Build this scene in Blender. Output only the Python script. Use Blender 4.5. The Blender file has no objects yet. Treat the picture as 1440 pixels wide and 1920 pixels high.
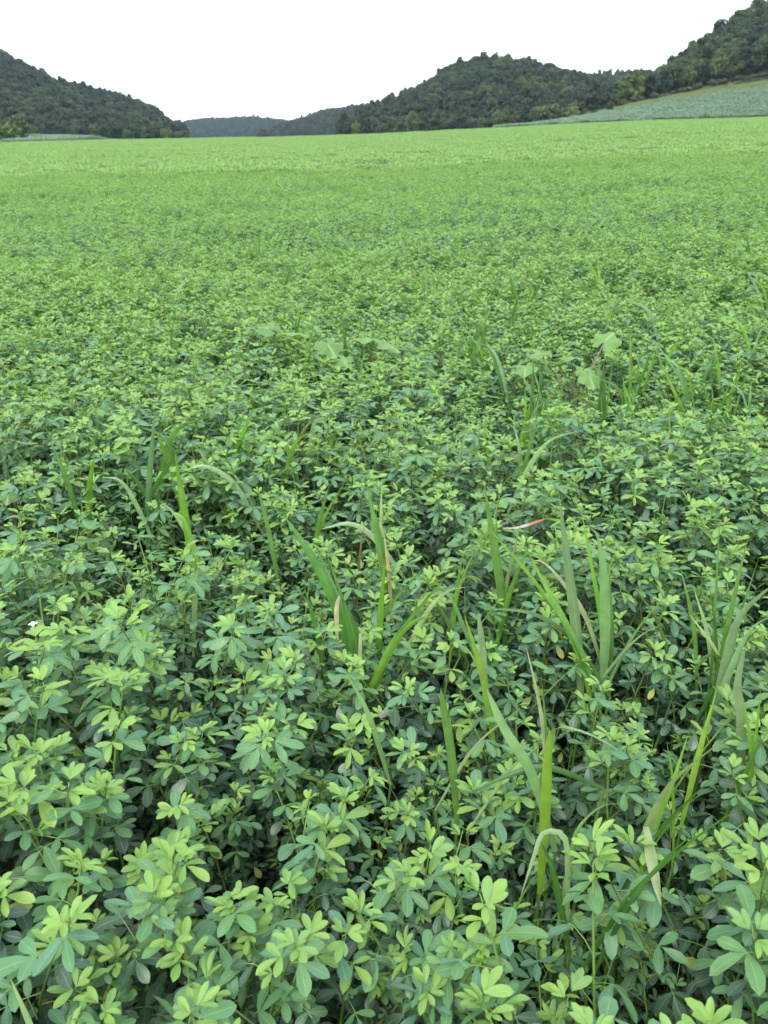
import bpy, math, random
import numpy as np
from mathutils import Vector, Matrix, Euler

# ------------------------------------------------------------------ camera, sky, sun, exposure
S = bpy.context.scene
COL = S.collection
FPX = 1492.0                       # focal length in pixels of the 1440 x 1920 photograph
PITCH = math.atan(710.0 / FPX)
CAMZ = 1.10
CANOPY = 0.45                      # crop height; the lens is 0.65 m above the crop

cam_d = bpy.data.cameras.new('camera')
cam = bpy.data.objects.new('camera', cam_d)
COL.objects.link(cam)
cam.location = (0, 0, CAMZ)
cam.rotation_euler = (math.pi / 2 - PITCH, 0, 0)
cam_d.sensor_fit = 'VERTICAL'
cam_d.sensor_height = 36.0
cam_d.sensor_width = 27.0
cam_d.lens = 36.0 * FPX / 1920.0
cam_d.clip_start = 0.02
cam_d.clip_end = 9000
cam_d.dof.use_dof = True
cam_d.dof.focus_distance = 1.05
cam_d.dof.aperture_fstop = 13.0
S.camera = cam

SUN_EL, SUN_AZ = math.radians(56), math.radians(205)   # azimuth from +Y, clockwise
w = bpy.data.worlds.new('World')
S.world = w
w.use_nodes = True
nt = w.node_tree
nt.nodes.clear()
sky = nt.nodes.new('ShaderNodeTexSky')
sky.sky_type = 'NISHITA'
sky.sun_disc = False
sky.sun_elevation = SUN_EL
sky.sun_rotation = SUN_AZ
sky.air_density = 1.0
sky.dust_density = 3.0
mixc = nt.nodes.new('ShaderNodeMix')
mixc.data_type = 'RGBA'
mixc.inputs[0].default_value = 0.90                      # cloud cover: an even pale layer over the sky
mixc.inputs[7].default_value = (9.3, 9.9, 10.5, 1)
bg = nt.nodes.new('ShaderNodeBackground')
bg.inputs[1].default_value = 0.12
wo = nt.nodes.new('ShaderNodeOutputWorld')
nt.links.new(sky.outputs[0], mixc.inputs[6])
nt.links.new(mixc.outputs[2], bg.inputs[0])
nt.links.new(bg.outputs[0], wo.inputs[0])

sun_d = bpy.data.lights.new('sun', 'SUN')
sun_d.energy = 1.5
sun_d.angle = math.radians(22)
sun_d.color = (1.0, 0.98, 0.95)
sun = bpy.data.objects.new('sun', sun_d)
COL.objects.link(sun)
sd = Vector((math.sin(SUN_AZ) * math.cos(SUN_EL), math.cos(SUN_AZ) * math.cos(SUN_EL), math.sin(SUN_EL)))
sun.rotation_euler = sd.to_track_quat('Z', 'Y').to_euler()

S.view_settings.view_transform = 'Standard'
S.view_settings.look = 'None'
S.view_settings.exposure = 1.25
S.view_settings.gamma = 1.0
S.render.engine = 'CYCLES'
cy = S.cycles
cy.max_bounces = 8
cy.diffuse_bounces = 4
cy.transmission_bounces = 5
cy.glossy_bounces = 2
cy.volume_bounces = 0
cy.use_adaptive_sampling = True
cy.adaptive_threshold = 0.015
cy.use_denoising = True
cy.sample_clamp_indirect = 6.0

random.seed(7)
rng = np.random.default_rng(11)
R = math.radians
SP, CP = math.sin(PITCH), math.cos(PITCH)

# ------------------------------------------------------------------ measuring helpers
def ray(px, py):
    X = (px - 720.0) / FPX
    Y = (960.0 - py) / FPX
    return Vector((X, CP + Y * SP, -SP + Y * CP))

def at(px, py, d):
    """world point seen at a pixel of the photograph, d metres ahead"""
    r = ray(px, py)
    return Vector((0, 0, CAMZ)) + r * (d / r.y)

def to_px(x, y, z):
    """numpy arrays in, pixel arrays and depth out"""
    zz = z - CAMZ
    dep = y * CP - zz * SP
    up = y * SP + zz * CP
    dep_s = np.where(dep > 1e-3, dep, 1e-3)
    return 720 + FPX * x / dep_s, 960 - FPX * up / dep_s, dep

def interp_tab(tab):
    a = np.array([t[0] for t in tab], float)
    b = np.array([t[1] for t in tab], float)
    return lambda v: np.interp(v, a, b)

def elev_tab(tab):
    """(pixel x, pixel y) outline -> slope z/y as a function of x/y"""
    us, es = [], []
    for px, py in tab:
        r = ray(px, py)
        us.append(r.x / r.y)
        es.append(r.z / r.y)
    us, es = np.array(us), np.array(es)
    uu = np.linspace(us[0], us[-1], 400)
    ee = np.interp(uu, us, es)
    k = np.ones(25) / 25
    ee = np.convolve(np.pad(ee, 12, mode='edge'), k, 'valid')
    return lambda u: np.interp(u, uu, ee)

D_EDGE = 150.0
e_edge = elev_tab([(-1500, 300), (-600, 285), (0, 267), (200, 262), (400, 258.5), (600, 255.5), (720, 250.5), (860, 243.5),
                   (1000, 235.5), (1150, 228.5), (1300, 223), (1440, 219.5), (2000, 200), (3000, 180)])
e_260 = elev_tab([(-1500, 285), (-400, 264), (0, 257), (140, 257), (230, 262), (330, 264), (600, 261), (720, 255), (860, 246),
                  (900, 242), (1000, 235.5), (1060, 227), (1100, 217), (1150, 206.5), (1200, 196), (1280, 185),
                  (1360, 175), (1440, 161), (1700, 120), (2000, 85), (3000, 60)])
e_300 = elev_tab([(-1500, 280), (-400, 263), (0, 256), (140, 256), (230, 262), (330, 264), (600, 262), (720, 256), (860, 247),
                  (900, 243), (1000, 235), (1060, 226), (1100, 214), (1150, 203), (1200, 189), (1280, 173),
                  (1330, 161), (1440, 141), (1700, 92), (2000, 45), (3000, 10)])

def lattice(seed, n=256):
    return np.random.default_rng(seed).random((n, n))
_LT = {}
def noise(x, y, scale, seed=1):
    if seed not in _LT:
        _LT[seed] = lattice(seed)
    L = _LT[seed]
    n = L.shape[0]
    fx, fy = np.asarray(x) / scale + 1000.3, np.asarray(y) / scale + 1000.7
    ix, iy = np.floor(fx).astype(int), np.floor(fy).astype(int)
    tx, ty = fx - ix, fy - iy
    tx = tx * tx * (3 - 2 * tx)
    ty = ty * ty * (3 - 2 * ty)
    a = L[ix % n, iy % n]; b = L[(ix + 1) % n, iy % n]
    c = L[ix % n, (iy + 1) % n]; d = L[(ix + 1) % n, (iy + 1) % n]
    return (a * (1 - tx) + b * tx) * (1 - ty) + (c * (1 - tx) + d * tx) * ty

def ground_z(x, y):
    """height of the soil"""
    x = np.asarray(x, float); y = np.asarray(y, float)
    ys = np.maximum(y, 0.4)
    u = x / np.maximum(y, 4.0)
    t = np.clip(ys / D_EDGE, 0, 1)
    zf = -0.65 * (1 - t) + e_edge(u) * np.minimum(ys, D_EDGE)
    zf = zf + CAMZ - CANOPY
    z150 = CAMZ - CANOPY + e_edge(u) * D_EDGE
    z260 = CAMZ + e_260(u) * 260.0 - 0.6
    z300 = CAMZ + e_300(u) * 300.0
    z = np.where(y <= 150, zf,
        np.where(y <= 260, z150 + (z260 - z150) * (y - 150) / 110.0,
        np.where(y <= 300, z260 + (z300 - z260) * (y - 260) / 40.0, z300)))
    far = np.clip((y - 300) / 500.0, 0, 1)
    return z * (1 - far) + np.minimum(z, -10.0) * far

# ------------------------------------------------------------------ object helpers
def tag(o, label=None, cat=None, group=None, kind=None):
    if label: o['label'] = label
    if cat: o['category'] = cat
    if group: o['group'] = group
    if kind: o['kind'] = kind
    return o

def link(name, data, parent=None, loc=None, rot=None, scl=None):
    o = bpy.data.objects.new(name, data)
    COL.objects.link(o)
    if parent: o.parent = parent
    if loc is not None: o.location = loc
    if rot is not None: o.rotation_euler = rot
    if scl is not None: o.scale = (scl, scl, scl) if not hasattr(scl, '__len__') else scl
    return o

class MB:
    """collects verts, faces, uv, a per-leaf random value and a material slot"""
    def __init__(self):
        self.v, self.f, self.uv, self.r, self.m = [], [], [], [], []
    def add(self, verts, faces, uvs=None, rnd=0.0, mat=0, M=None):
        o = len(self.v)
        if M is not None:
            verts = [M @ Vector(p) for p in verts]
        self.v.extend([tuple(p) for p in verts])
        self.f.extend([tuple(i + o for i in f) for f in faces])
        self.uv.extend(uvs if uvs else [(0.5, 0.5)] * len(verts))
        self.r.extend([rnd] * len(verts))
        self.m.extend([mat] * len(faces))
    def tube(self, pts, rads, n=5, rnd=0.0, mat=0, M=None):
        vs, fs = [], []
        for i, (p, r) in enumerate(zip(pts, rads)):
            p = Vector(p)
            a = Vector(pts[min(i + 1, len(pts) - 1)]) - Vector(pts[max(i - 1, 0)])
            a.normalize()
            s = a.orthogonal().normalized() if abs(a.z) < 0.95 else a.cross(Vector((0, 1, 0))).normalized()
            t = a.cross(s)
            for k in range(n):
                an = 2 * math.pi * k / n
                vs.append(p + (s * math.cos(an) + t * math.sin(an)) * r)
            if i:
                for k in range(n):
                    fs.append(((i - 1) * n + k, (i - 1) * n + (k + 1) % n, i * n + (k + 1) % n, i * n + k))
        self.add(vs, fs, None, rnd, mat, M)
    def mesh(self, name, mats, smooth=True):
        me = bpy.data.meshes.new(name)
        me.from_pydata(self.v, [], self.f)
        for m in mats: me.materials.append(m)
        if len(mats) > 1:
            me.polygons.foreach_set('material_index', self.m)
        me.polygons.foreach_set('use_smooth', [smooth] * len(self.f))
        uvl = me.uv_layers.new(name='UVMap')
        li = np.empty(len(me.loops), int)
        me.loops.foreach_get('vertex_index', li)
        uvl.data.foreach_set('uv', np.array(self.uv, float)[li].ravel())
        at_ = me.attributes.new('leaf_random', 'FLOAT', 'POINT')
        at_.data.foreach_set('value', self.r)
        me.update()
        return me

# ------------------------------------------------------------------ materials
def N(nt, t, **kw):
    n = nt.nodes.new(t)
    for k, v in kw.items(): setattr(n, k, v)
    return n

def rnd_value(nt):
    """object random + per-leaf random, wrapped to 0..1"""
    oi = N(nt, 'ShaderNodeObjectInfo')
    a = N(nt, 'ShaderNodeAttribute', attribute_name='leaf_random')
    add = N(nt, 'ShaderNodeMath', operation='ADD')
    fr = N(nt, 'ShaderNodeMath', operation='FRACT')
    nt.links.new(oi.outputs['Random'], add.inputs[0])
    nt.links.new(a.outputs['Fac'], add.inputs[1])
    nt.links.new(add.outputs[0], fr.inputs[0])
    return fr.outputs[0], oi

def leaf_material(name, cols, trans=0.35, tcol=None, rough=0.45, spec=0.5, midrib=0.35, spots=0.0, obj_color=False, vein_scale=14.0):
    m = bpy.data.materials.new(name)
    m.use_nodes = True
    nt = m.node_tree
    nt.nodes.clear()
    L = nt.links.new
    rv, oi = rnd_value(nt)
    ramp = N(nt, 'ShaderNodeValToRGB')
    cr = ramp.color_ramp
    while len(cr.elements) < len(cols): cr.elements.new(0.5)
    for i, c in enumerate(cols):
        cr.elements[i].position = i / max(1, len(cols) - 1)
        cr.elements[i].color = (*c, 1)
    L(rv, ramp.inputs[0])
    col = ramp.outputs[0]
    if obj_color:
        mu = N(nt, 'ShaderNodeMix', data_type='RGBA', blend_type='MULTIPLY')
        mu.inputs[0].default_value = 1
        L(col, mu.inputs[6]); L(oi.outputs['Color'], mu.inputs[7])
        col = mu.outputs[2]
    tc = N(nt, 'ShaderNodeTexCoord')
    # blotchy tone
    no = N(nt, 'ShaderNodeTexNoise')
    no.inputs['Scale'].default_value = 45.0
    no.inputs['Detail'].default_value = 3.0
    L(tc.outputs['Object'], no.inputs['Vector'])
    hsv = N(nt, 'ShaderNodeHueSaturation')
    mr = N(nt, 'ShaderNodeMapRange')
    mr.inputs[1].default_value = 0.3; mr.inputs[2].default_value = 0.7
    mr.inputs[3].default_value = 0.82; mr.inputs[4].default_value = 1.18
    L(no.outputs[0], mr.inputs[0]); L(mr.outputs[0], hsv.inputs['Value'])
    L(col, hsv.inputs['Color'])
    col = hsv.outputs[0]
    bump_src = None
    if midrib > 0:
        sep = N(nt, 'ShaderNodeSeparateXYZ')
        L(tc.outputs['UV'], sep.inputs[0])
        sub = N(nt, 'ShaderNodeMath', operation='SUBTRACT'); sub.inputs[1].default_value = 0.5
        ab = N(nt, 'ShaderNodeMath', operation='ABSOLUTE')
        L(sep.outputs[0], sub.inputs[0]); L(sub.outputs[0], ab.inputs[0])
        ms = N(nt, 'ShaderNodeMapRange')
        ms.inputs[1].default_value = 0.015; ms.inputs[2].default_value = 0.055
        ms.inputs[3].default_value = 1.0; ms.inputs[4].default_value = 0.0
        L(ab.outputs[0], ms.inputs[0])
        # slanted side veins
        vm = N(nt, 'ShaderNodeMath', operation='MULTIPLY_ADD'); vm.inputs[1].default_value = -0.55
        L(ab.outputs[0], vm.inputs[0]); L(sep.outputs[1], vm.inputs[2])
        vs = N(nt, 'ShaderNodeMath', operation='MULTIPLY'); vs.inputs[1].default_value = vein_scale * 2 * math.pi
        L(vm.outputs[0], vs.inputs[0])
        sn = N(nt, 'ShaderNodeMath', operation='SINE'); L(vs.outputs[0], sn.inputs[0])
        sm = N(nt, 'ShaderNodeMapRange')
        sm.inputs[1].default_value = 0.6; sm.inputs[2].default_value = 1.0
        sm.inputs[3].default_value = 0.0; sm.inputs[4].default_value = 0.22
        L(sn.outputs[0], sm.inputs[0])
        mx = N(nt, 'ShaderNodeMath', operation='MAXIMUM')
        L(ms.outputs[0], mx.inputs[0]); L(sm.outputs[0], mx.inputs[1])
        fac = N(nt, 'ShaderNodeMath', operation='MULTIPLY'); fac.inputs[1].default_value = midrib
        L(mx.outputs[0], fac.inputs[0])
        pale = N(nt, 'ShaderNodeMix', data_type='RGBA')
        pale.inputs[7].default_value = (0.30, 0.42, 0.16, 1)
        L(fac.outputs[0], pale.inputs[0]); L(col, pale.inputs[6])
        col = pale.outputs[2]
        bump_src = mx.outputs[0]
    if spots > 0:
        vo = N(nt, 'ShaderNodeTexNoise')
        vo.inputs['Scale'].default_value = 120.0
        vo.inputs['Detail'].default_value = 1.0
        L(tc.outputs['Object'], vo.inputs['Vector'])
        vr = N(nt, 'ShaderNodeMapRange')
        vr.inputs[1].default_value = 0.70; vr.inputs[2].default_value = 0.76
        vr.inputs[3].default_value = 0.0; vr.inputs[4].default_value = spots
        L(vo.outputs[0], vr.inputs[0])
        sp = N(nt, 'ShaderNodeMix', data_type='RGBA')
        sp.inputs[7].default_value = (0.42, 0.40, 0.18, 1)
        L(vr.outputs[0], sp.inputs[0]); L(col, sp.inputs[6])
        col = sp.outputs[2]
    bs = N(nt, 'ShaderNodeBsdfPrincipled')
    bs.inputs['Roughness'].default_value = rough
    bs.inputs['Specular IOR Level'].default_value = spec
    L(col, bs.inputs['Base Color'])
    if bump_src:
        bp = N(nt, 'ShaderNodeBump'); bp.inputs['Strength'].default_value = 0.25; bp.inputs['Distance'].default_value = 0.0015
        bp.invert = True
        L(bump_src, bp.inputs['Height']); L(bp.outputs[0], bs.inputs['Normal'])
    tr = N(nt, 'ShaderNodeBsdfTranslucent')
    tm = N(nt, 'ShaderNodeMix', data_type='RGBA', blend_type='MULTIPLY')
    tm.inputs[0].default_value = 1
    tm.inputs[7].default_value = (*(tcol or (1.35, 1.25, 0.55)), 1)
    L(col, tm.inputs[6]); L(tm.outputs[2], tr.inputs['Color'])
    mi = N(nt, 'ShaderNodeMixShader'); mi.inputs[0].default_value = trans
    L(bs.outputs[0], mi.inputs[1]); L(tr.outputs[0], mi.inputs[2])
    out = N(nt, 'ShaderNodeOutputMaterial')
    L(mi.outputs[0], out.inputs[0])
    return m

def simple_material(name, cols, scale=3.0, rough=0.9, bump=0.3, detail=6.0):
    m = bpy.data.materials.new(name)
    m.use_nodes = True
    nt = m.node_tree
    nt.nodes.clear()
    L = nt.links.new
    tc = N(nt, 'ShaderNodeTexCoord')
    no = N(nt, 'ShaderNodeTexNoise')
    no.inputs['Scale'].default_value = scale
    no.inputs['Detail'].default_value = detail
    L(tc.outputs['Object'], no.inputs['Vector'])
    ramp = N(nt, 'ShaderNodeValToRGB')
    cr = ramp.color_ramp
    while len(cr.elements) < len(cols): cr.elements.new(0.5)
    for i, c in enumerate(cols):
        cr.elements[i].position = 0.3 + 0.4 * i / max(1, len(cols) - 1)
        cr.elements[i].color = (*c, 1)
    L(no.outputs[0], ramp.inputs[0])
    bs = N(nt, 'ShaderNodeBsdfPrincipled')
    bs.inputs['Roughness'].default_value = rough
    bs.inputs['Specular IOR Level'].default_value = 0.05
    L(ramp.outputs[0], bs.inputs['Base Color'])
    bp = N(nt, 'ShaderNodeBump'); bp.inputs['Strength'].default_value = bump
    L(no.outputs[0], bp.inputs['Height']); L(bp.outputs[0], bs.inputs['Normal'])
    out = N(nt, 'ShaderNodeOutputMaterial')
    L(bs.outputs[0], out.inputs[0])
    return m

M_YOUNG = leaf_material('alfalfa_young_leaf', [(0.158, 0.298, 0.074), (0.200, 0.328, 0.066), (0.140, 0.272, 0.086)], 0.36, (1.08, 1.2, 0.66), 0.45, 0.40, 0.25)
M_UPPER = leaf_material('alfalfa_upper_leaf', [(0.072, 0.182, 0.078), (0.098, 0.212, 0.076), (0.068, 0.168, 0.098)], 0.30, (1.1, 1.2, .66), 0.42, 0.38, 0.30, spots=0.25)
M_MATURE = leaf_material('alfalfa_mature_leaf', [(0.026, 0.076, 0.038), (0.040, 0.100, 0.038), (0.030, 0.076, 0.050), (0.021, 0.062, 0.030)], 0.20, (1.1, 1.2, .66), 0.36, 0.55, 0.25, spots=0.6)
M_STEM = leaf_material('alfalfa_stem', [(0.12, 0.22, 0.045), (0.17, 0.26, 0.06), (0.10, 0.18, 0.05)], 0.1, None, 0.5, 0.4, 0.0)
M_YELLOW = leaf_material('alfalfa_yellowed_leaf', [(0.28, 0.32, 0.07), (0.24, 0.30, 0.07), (0.30, 0.28, 0.09)], 0.3, None, 0.5, 0.4, 0.2, spots=0.9)
MATS = [M_STEM, M_YOUNG, M_UPPER, M_MATURE, M_YELLOW]
M_GRASS = leaf_material('grass_blade', [(0.9, 0.95, 0.9), (1.0, 1.0, 1.0), (1.1, 1.05, 0.95)], 0.40, (1.2, 1.2, 0.5), 0.42, 0.5, 0.22, obj_color=True, vein_scale=0.0)
M_SOIL = simple_material('field_soil', [(0.018, 0.017, 0.010), (0.032, 0.032, 0.016), (0.04, 0.045, 0.02)], 9.0)
M_FLOOR = simple_material('hill_floor', [(0.012, 0.02, 0.01), (0.02, 0.03, 0.014)], 0.08)

# ------------------------------------------------------------------ ground
def build_ground():
    us = np.linspace(-1.3, 1.3, 131)
    ys = np.concatenate([np.linspace(-4, 8, 31), np.geomspace(9, 150, 50), np.linspace(154, 300, 40), np.geomspace(310, 3900, 40)])
    U, Y = np.meshgrid(us, ys)
    X = U * (np.maximum(Y, 0) + 7.0)
    Z = ground_z(X, Y)
    n = len(us)
    v = np.stack([X, Y, Z], -1).reshape(-1, 3)
    f = [(i * n + j, i * n + j + 1, (i + 1) * n + j + 1, (i + 1) * n + j) for i in range(len(ys) - 1) for j in range(n - 1)]
    me = bpy.data.meshes.new('ground')
    me.from_pydata(v.tolist(), [], f)
    me.materials.append(M_SOIL)
    me.polygons.foreach_set('use_smooth', [True] * len(f))
    o = link('ground', me)
    tag(o, 'dark soil of the valley floor under the crops', 'ground', kind='structure')
build_ground()

# ------------------------------------------------------------------ instancing of what nobody could count
def scatter(name, pts, rots, scls, idxs, protos, label, cat):
    col = bpy.data.collections.new(name + '_sources')        # never linked to the scene
    for i, me in enumerate(protos):
        col.objects.link(bpy.data.objects.new('%s_source_%02d' % (name, i), me))
    me = bpy.data.meshes.new(name)
    me.from_pydata([tuple(p) for p in pts], [], [])
    a = me.attributes.new('turn', 'FLOAT_VECTOR', 'POINT'); a.data.foreach_set('vector', np.asarray(rots, float).ravel())
    a = me.attributes.new('size', 'FLOAT_VECTOR', 'POINT'); a.data.foreach_set('vector', np.asarray(scls, float).ravel())
    a = me.attributes.new('pick', 'INT', 'POINT'); a.data.foreach_set('value', np.asarray(idxs, int))
    o = link(name, me)
    ng = bpy.data.node_groups.new(name, 'GeometryNodeTree')
    ng.interface.new_socket('Geometry', in_out='INPUT', socket_type='NodeSocketGeometry')
    ng.interface.new_socket('Geometry', in_out='OUTPUT', socket_type='NodeSocketGeometry')
    gi = ng.nodes.new('NodeGroupInput'); go = ng.nodes.new('NodeGroupOutput')
    ci = ng.nodes.new('GeometryNodeCollectionInfo')
    ci.inputs[0].default_value = col
    ci.inputs['Separate Children'].default_value = True
    ci.inputs['Reset Children'].default_value = True
    ip = ng.nodes.new('GeometryNodeInstanceOnPoints')
    ip.inputs['Pick Instance'].default_value = True
    def na(n_, t):
        q = ng.nodes.new('GeometryNodeInputNamedAttribute'); q.data_type = t
        q.inputs[0].default_value = n_
        return q.outputs[0]
    er = ng.nodes.new('FunctionNodeEulerToRotation')
    L = ng.links.new
    L(gi.outputs[0], ip.inputs['Points'])
    L(ci.outputs[0], ip.inputs['Instance'])
    L(na('pick', 'INT'), ip.inputs['Instance Index'])
    L(na('turn', 'FLOAT_VECTOR'), er.inputs[0]); L(er.outputs[0], ip.inputs['Rotation'])
    L(na('size', 'FLOAT_VECTOR'), ip.inputs['Scale'])
    L(ip.outputs[0], go.inputs[0])
    md = o.modifiers.new('scatter', 'NODES')
    md.node_group = ng
    tag(o, label, cat, kind='stuff')
    return o

# ------------------------------------------------------------------ hills
HILLS = {}
def build_hill(name, sky_line, base_line, d_base, d_ridge, px0, px1, tree_h, n=70, rows=26, seed=3):
    fs, fb = interp_tab(sky_line), interp_tab(base_line)
    fd, fr = interp_tab(d_base), interp_tab(d_ridge)
    pxs = np.linspace(px0, px1, n)
    B = [at(p, float(fb(p)), float(fd(p))) for p in pxs]
    Rg = []
    for p, b in zip(pxs, B):
        q = at(p, float(fs(p)), float(fr(p)))
        q.z = max(q.z - tree_h, b.z)
        Rg.append(q)
    ts = np.concatenate([[-0.12], np.linspace(0, 1, rows), [1.12, 1.3, 1.6, 2.0]])
    P = np.zeros((len(ts), n, 3))
    for k, t in enumerate(ts):
        for j in range(n):
            b, q = B[j], Rg[j]
            tt = max(t, 0)
            if t <= 1:
                z = b.z + (q.z - b.z) * tt ** 1.06 - (1.5 if t < 0 else 0)
            else:
                z = q.z - (q.z - b.z) * min(1.0, (t - 1) ** 1.3 * 0.8)
            P[k, j] = (b.x + (q.x - b.x) * t, b.y + (q.y - b.y) * t, z)
    P[:, :, 2] += (noise(P[:, :, 0], P[:, :, 1], 45, seed) - 0.5) * 6 * np.clip(ts, 0, 1)[:, None]
    f = [(i * n + j, i * n + j + 1, (i + 1) * n + j + 1, (i + 1) * n + j) for i in range(len(ts) - 1) for j in range(n - 1)]
    me = bpy.data.meshes.new(name)
    me.from_pydata(P.reshape(-1, 3).tolist(), [], f)
    me.materials.append(M_FLOOR)
    me.polygons.foreach_set('use_smooth', [True] * len(f))
    o = link(name, me)
    HILLS[name] = (P, ts)
    return o

def hill_points(name, spacing, t0=-0.12, t1=1.25, tries=30000, seed=1):
    """evenly spread tree positions on a hill"""
    P, ts = HILLS[name]
    r = np.random.default_rng(seed)
    K, n, _ = P.shape
    # cell areas for uniform sampling
    e1 = P[1:, :-1] - P[:-1, :-1]
    e2 = P[:-1, 1:] - P[:-1, :-1]
    A = np.abs(e1[..., 0] * e2[..., 1] - e1[..., 1] * e2[..., 0])
    ok = (ts[:-1] >= t0 - 1e-6) & (ts[1:] > ts[:-1]) & (ts[1:] <= t1 + 1e-6)
    A = A * ok[:, None]
    cdf = np.cumsum(A.ravel()); tot = cdf[-1]; cdf /= tot
    tries = int(min(tries, tot / spacing ** 2 * 6))
    cells = np.searchsorted(cdf, r.random(tries))
    a, b = r.random(tries), r.random(tries)
    grid, out = {}, []
    for c, u, v in zip(cells, a, b):
        i, j = divmod(int(c), n - 1)
        p = (P[i, j] * (1 - u) + P[i + 1, j] * u) * (1 - v) + (P[i, j + 1] * (1 - u) + P[i + 1, j + 1] * u) * v
        g = (int(p[0] // spacing), int(p[1] // spacing))
        bad = False
        for dx in (-1, 0, 1):
            for dy in (-1, 0, 1):
                for q in grid.get((g[0] + dx, g[1] + dy), ()):
                    if (q[0] - p[0]) ** 2 + (q[1] - p[1]) ** 2 < spacing ** 2:
                        bad = True
        if bad: continue
        grid.setdefault(g, []).append(p)
        out.append((p[0], p[1], p[2], ts[i] * (1 - u) + ts[i + 1] * u))
    return np.array(out)

h = build_hill('hill_beyond_strip', [(-500, -60), (-200, 40), (0, 97), (50, 121), (100, 148), (150, 158), (200, 168), (250, 184), (290, 204), (315, 226), (335, 246), (350, 260)],
               [(-500, 264), (0, 258), (60, 258), (200, 261), (330, 264), (400, 265)], [(-500, 380), (0, 400), (400, 460)], [(-500, 560), (0, 620), (400, 640)], -420, 345, 6.5, seed=31)
tag(h, 'steep wooded hill beyond the small bluish crop strip', 'hill', kind='structure')
h = build_hill('hill_with_rounded_top', [(630, 258), (645, 240), (665, 216), (690, 200), (740, 180), (800, 152), (850, 117), (890, 102), (940, 99), (1000, 110), (1040, 124), (1090, 150), (1140, 178), (1200, 215), (1260, 240)],
               [(560, 261), (640, 258), (720, 254), (860, 246), (1000, 237), (1060, 225), (1110, 212), (1200, 200), (1260, 200)], [(560, 430), (800, 390), (1000, 350), (1260, 360)], [(560, 560), (800, 560), (1000, 520), (1260, 520)], 640, 1235, 8.5, seed=32)
tag(h, 'wooded hill with a rounded top behind the field', 'hill', kind='structure')
h = build_hill('hill_beside_upper_field', [(1150, 215), (1185, 170), (1210, 135), (1250, 108), (1300, 82), (1340, 58), (1400, 22), (1440, 3), (1600, -90), (1850, -200)],
               [(1150, 206), (1200, 189), (1280, 173), (1330, 161), (1440, 141), (1600, 112), (1850, 70)], [(1150, 300), (1440, 296), (1850, 296)], [(1150, 330), (1200, 360), (1300, 400), (1440, 420), (1850, 440)], 1160, 1820, 9.0, seed=33)
tag(h, 'steep wooded hill rising above the upper crop field', 'hill', kind='structure')
h = build_hill('saddle_ridge', [(940, 180), (1000, 118), (1045, 118), (1100, 128), (1160, 130), (1200, 128), (1300, 118), (1400, 130), (1550, 150)],
               [(940, 240), (1550, 200)], [(940, 600), (1550, 600)], [(940, 780), (1550, 800)], 960, 1520, 9.0, seed=34)
tag(h, 'wooded ridge in the dip behind the rounded hill', 'hill', kind='structure')
h = build_hill('side_ridge', [(480, 259), (505, 246), (530, 233), (560, 220), (600, 205), (650, 196), (700, 193), (800, 180), (900, 180)],
               [(470, 259), (700, 253), (900, 246)], [(470, 1000), (900, 960)], [(470, 1180), (900, 1180)], 488, 880, 8.0, seed=35)
tag(h, 'low wooded spur between the rounded hill and the far blue ridge', 'hill', kind='structure')
h = build_hill('far_ridge', [(-100, 240), (200, 232), (330, 226), (380, 220), (430, 218), (470, 216), (510, 221), (560, 226), (700, 224), (900, 215)],
               [(-100, 259), (900, 259)], [(-100, 1500), (900, 1500)], [(-100, 1750), (900, 1750)], -80, 880, 8.5, n=60, rows=14, seed=36)
tag(h, 'far blue wooded ridge closing the valley', 'hill', kind='structure')

# ------------------------------------------------------------------ trees
TREE_COLS = [(0.017, 0.034, 0.016), (0.025, 0.048, 0.018), (0.013, 0.028, 0.018), (0.044, 0.074, 0.022), (0.021, 0.038, 0.022), (0.058, 0.09, 0.026)]
M_CROWN = leaf_material('tree_leaves', [(0.75, 0.8, 0.8), (1.0, 1.0, 1.0), (1.3, 1.25, 1.0), (0.9, 0.95, 1.05)], 0.22, (1.2, 1.2, 0.5), 0.55, 0.3, 0.0, obj_color=True)
# scattered trees take their kind's own leaf colour
M_WOOD = [leaf_material('wood_leaves_%d' % i, [tuple(v * k for v in c) for k in (0.75, 1.0, 1.3, 0.9)], 0.22, (1.2, 1.2, 0.5), 0.55, 0.3, 0.0) for i, c in enumerate(TREE_COLS[:5])]
M_BARK = simple_material('tree_bark', [(0.05, 0.04, 0.03), (0.11, 0.09, 0.07)], 6.0)

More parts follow.
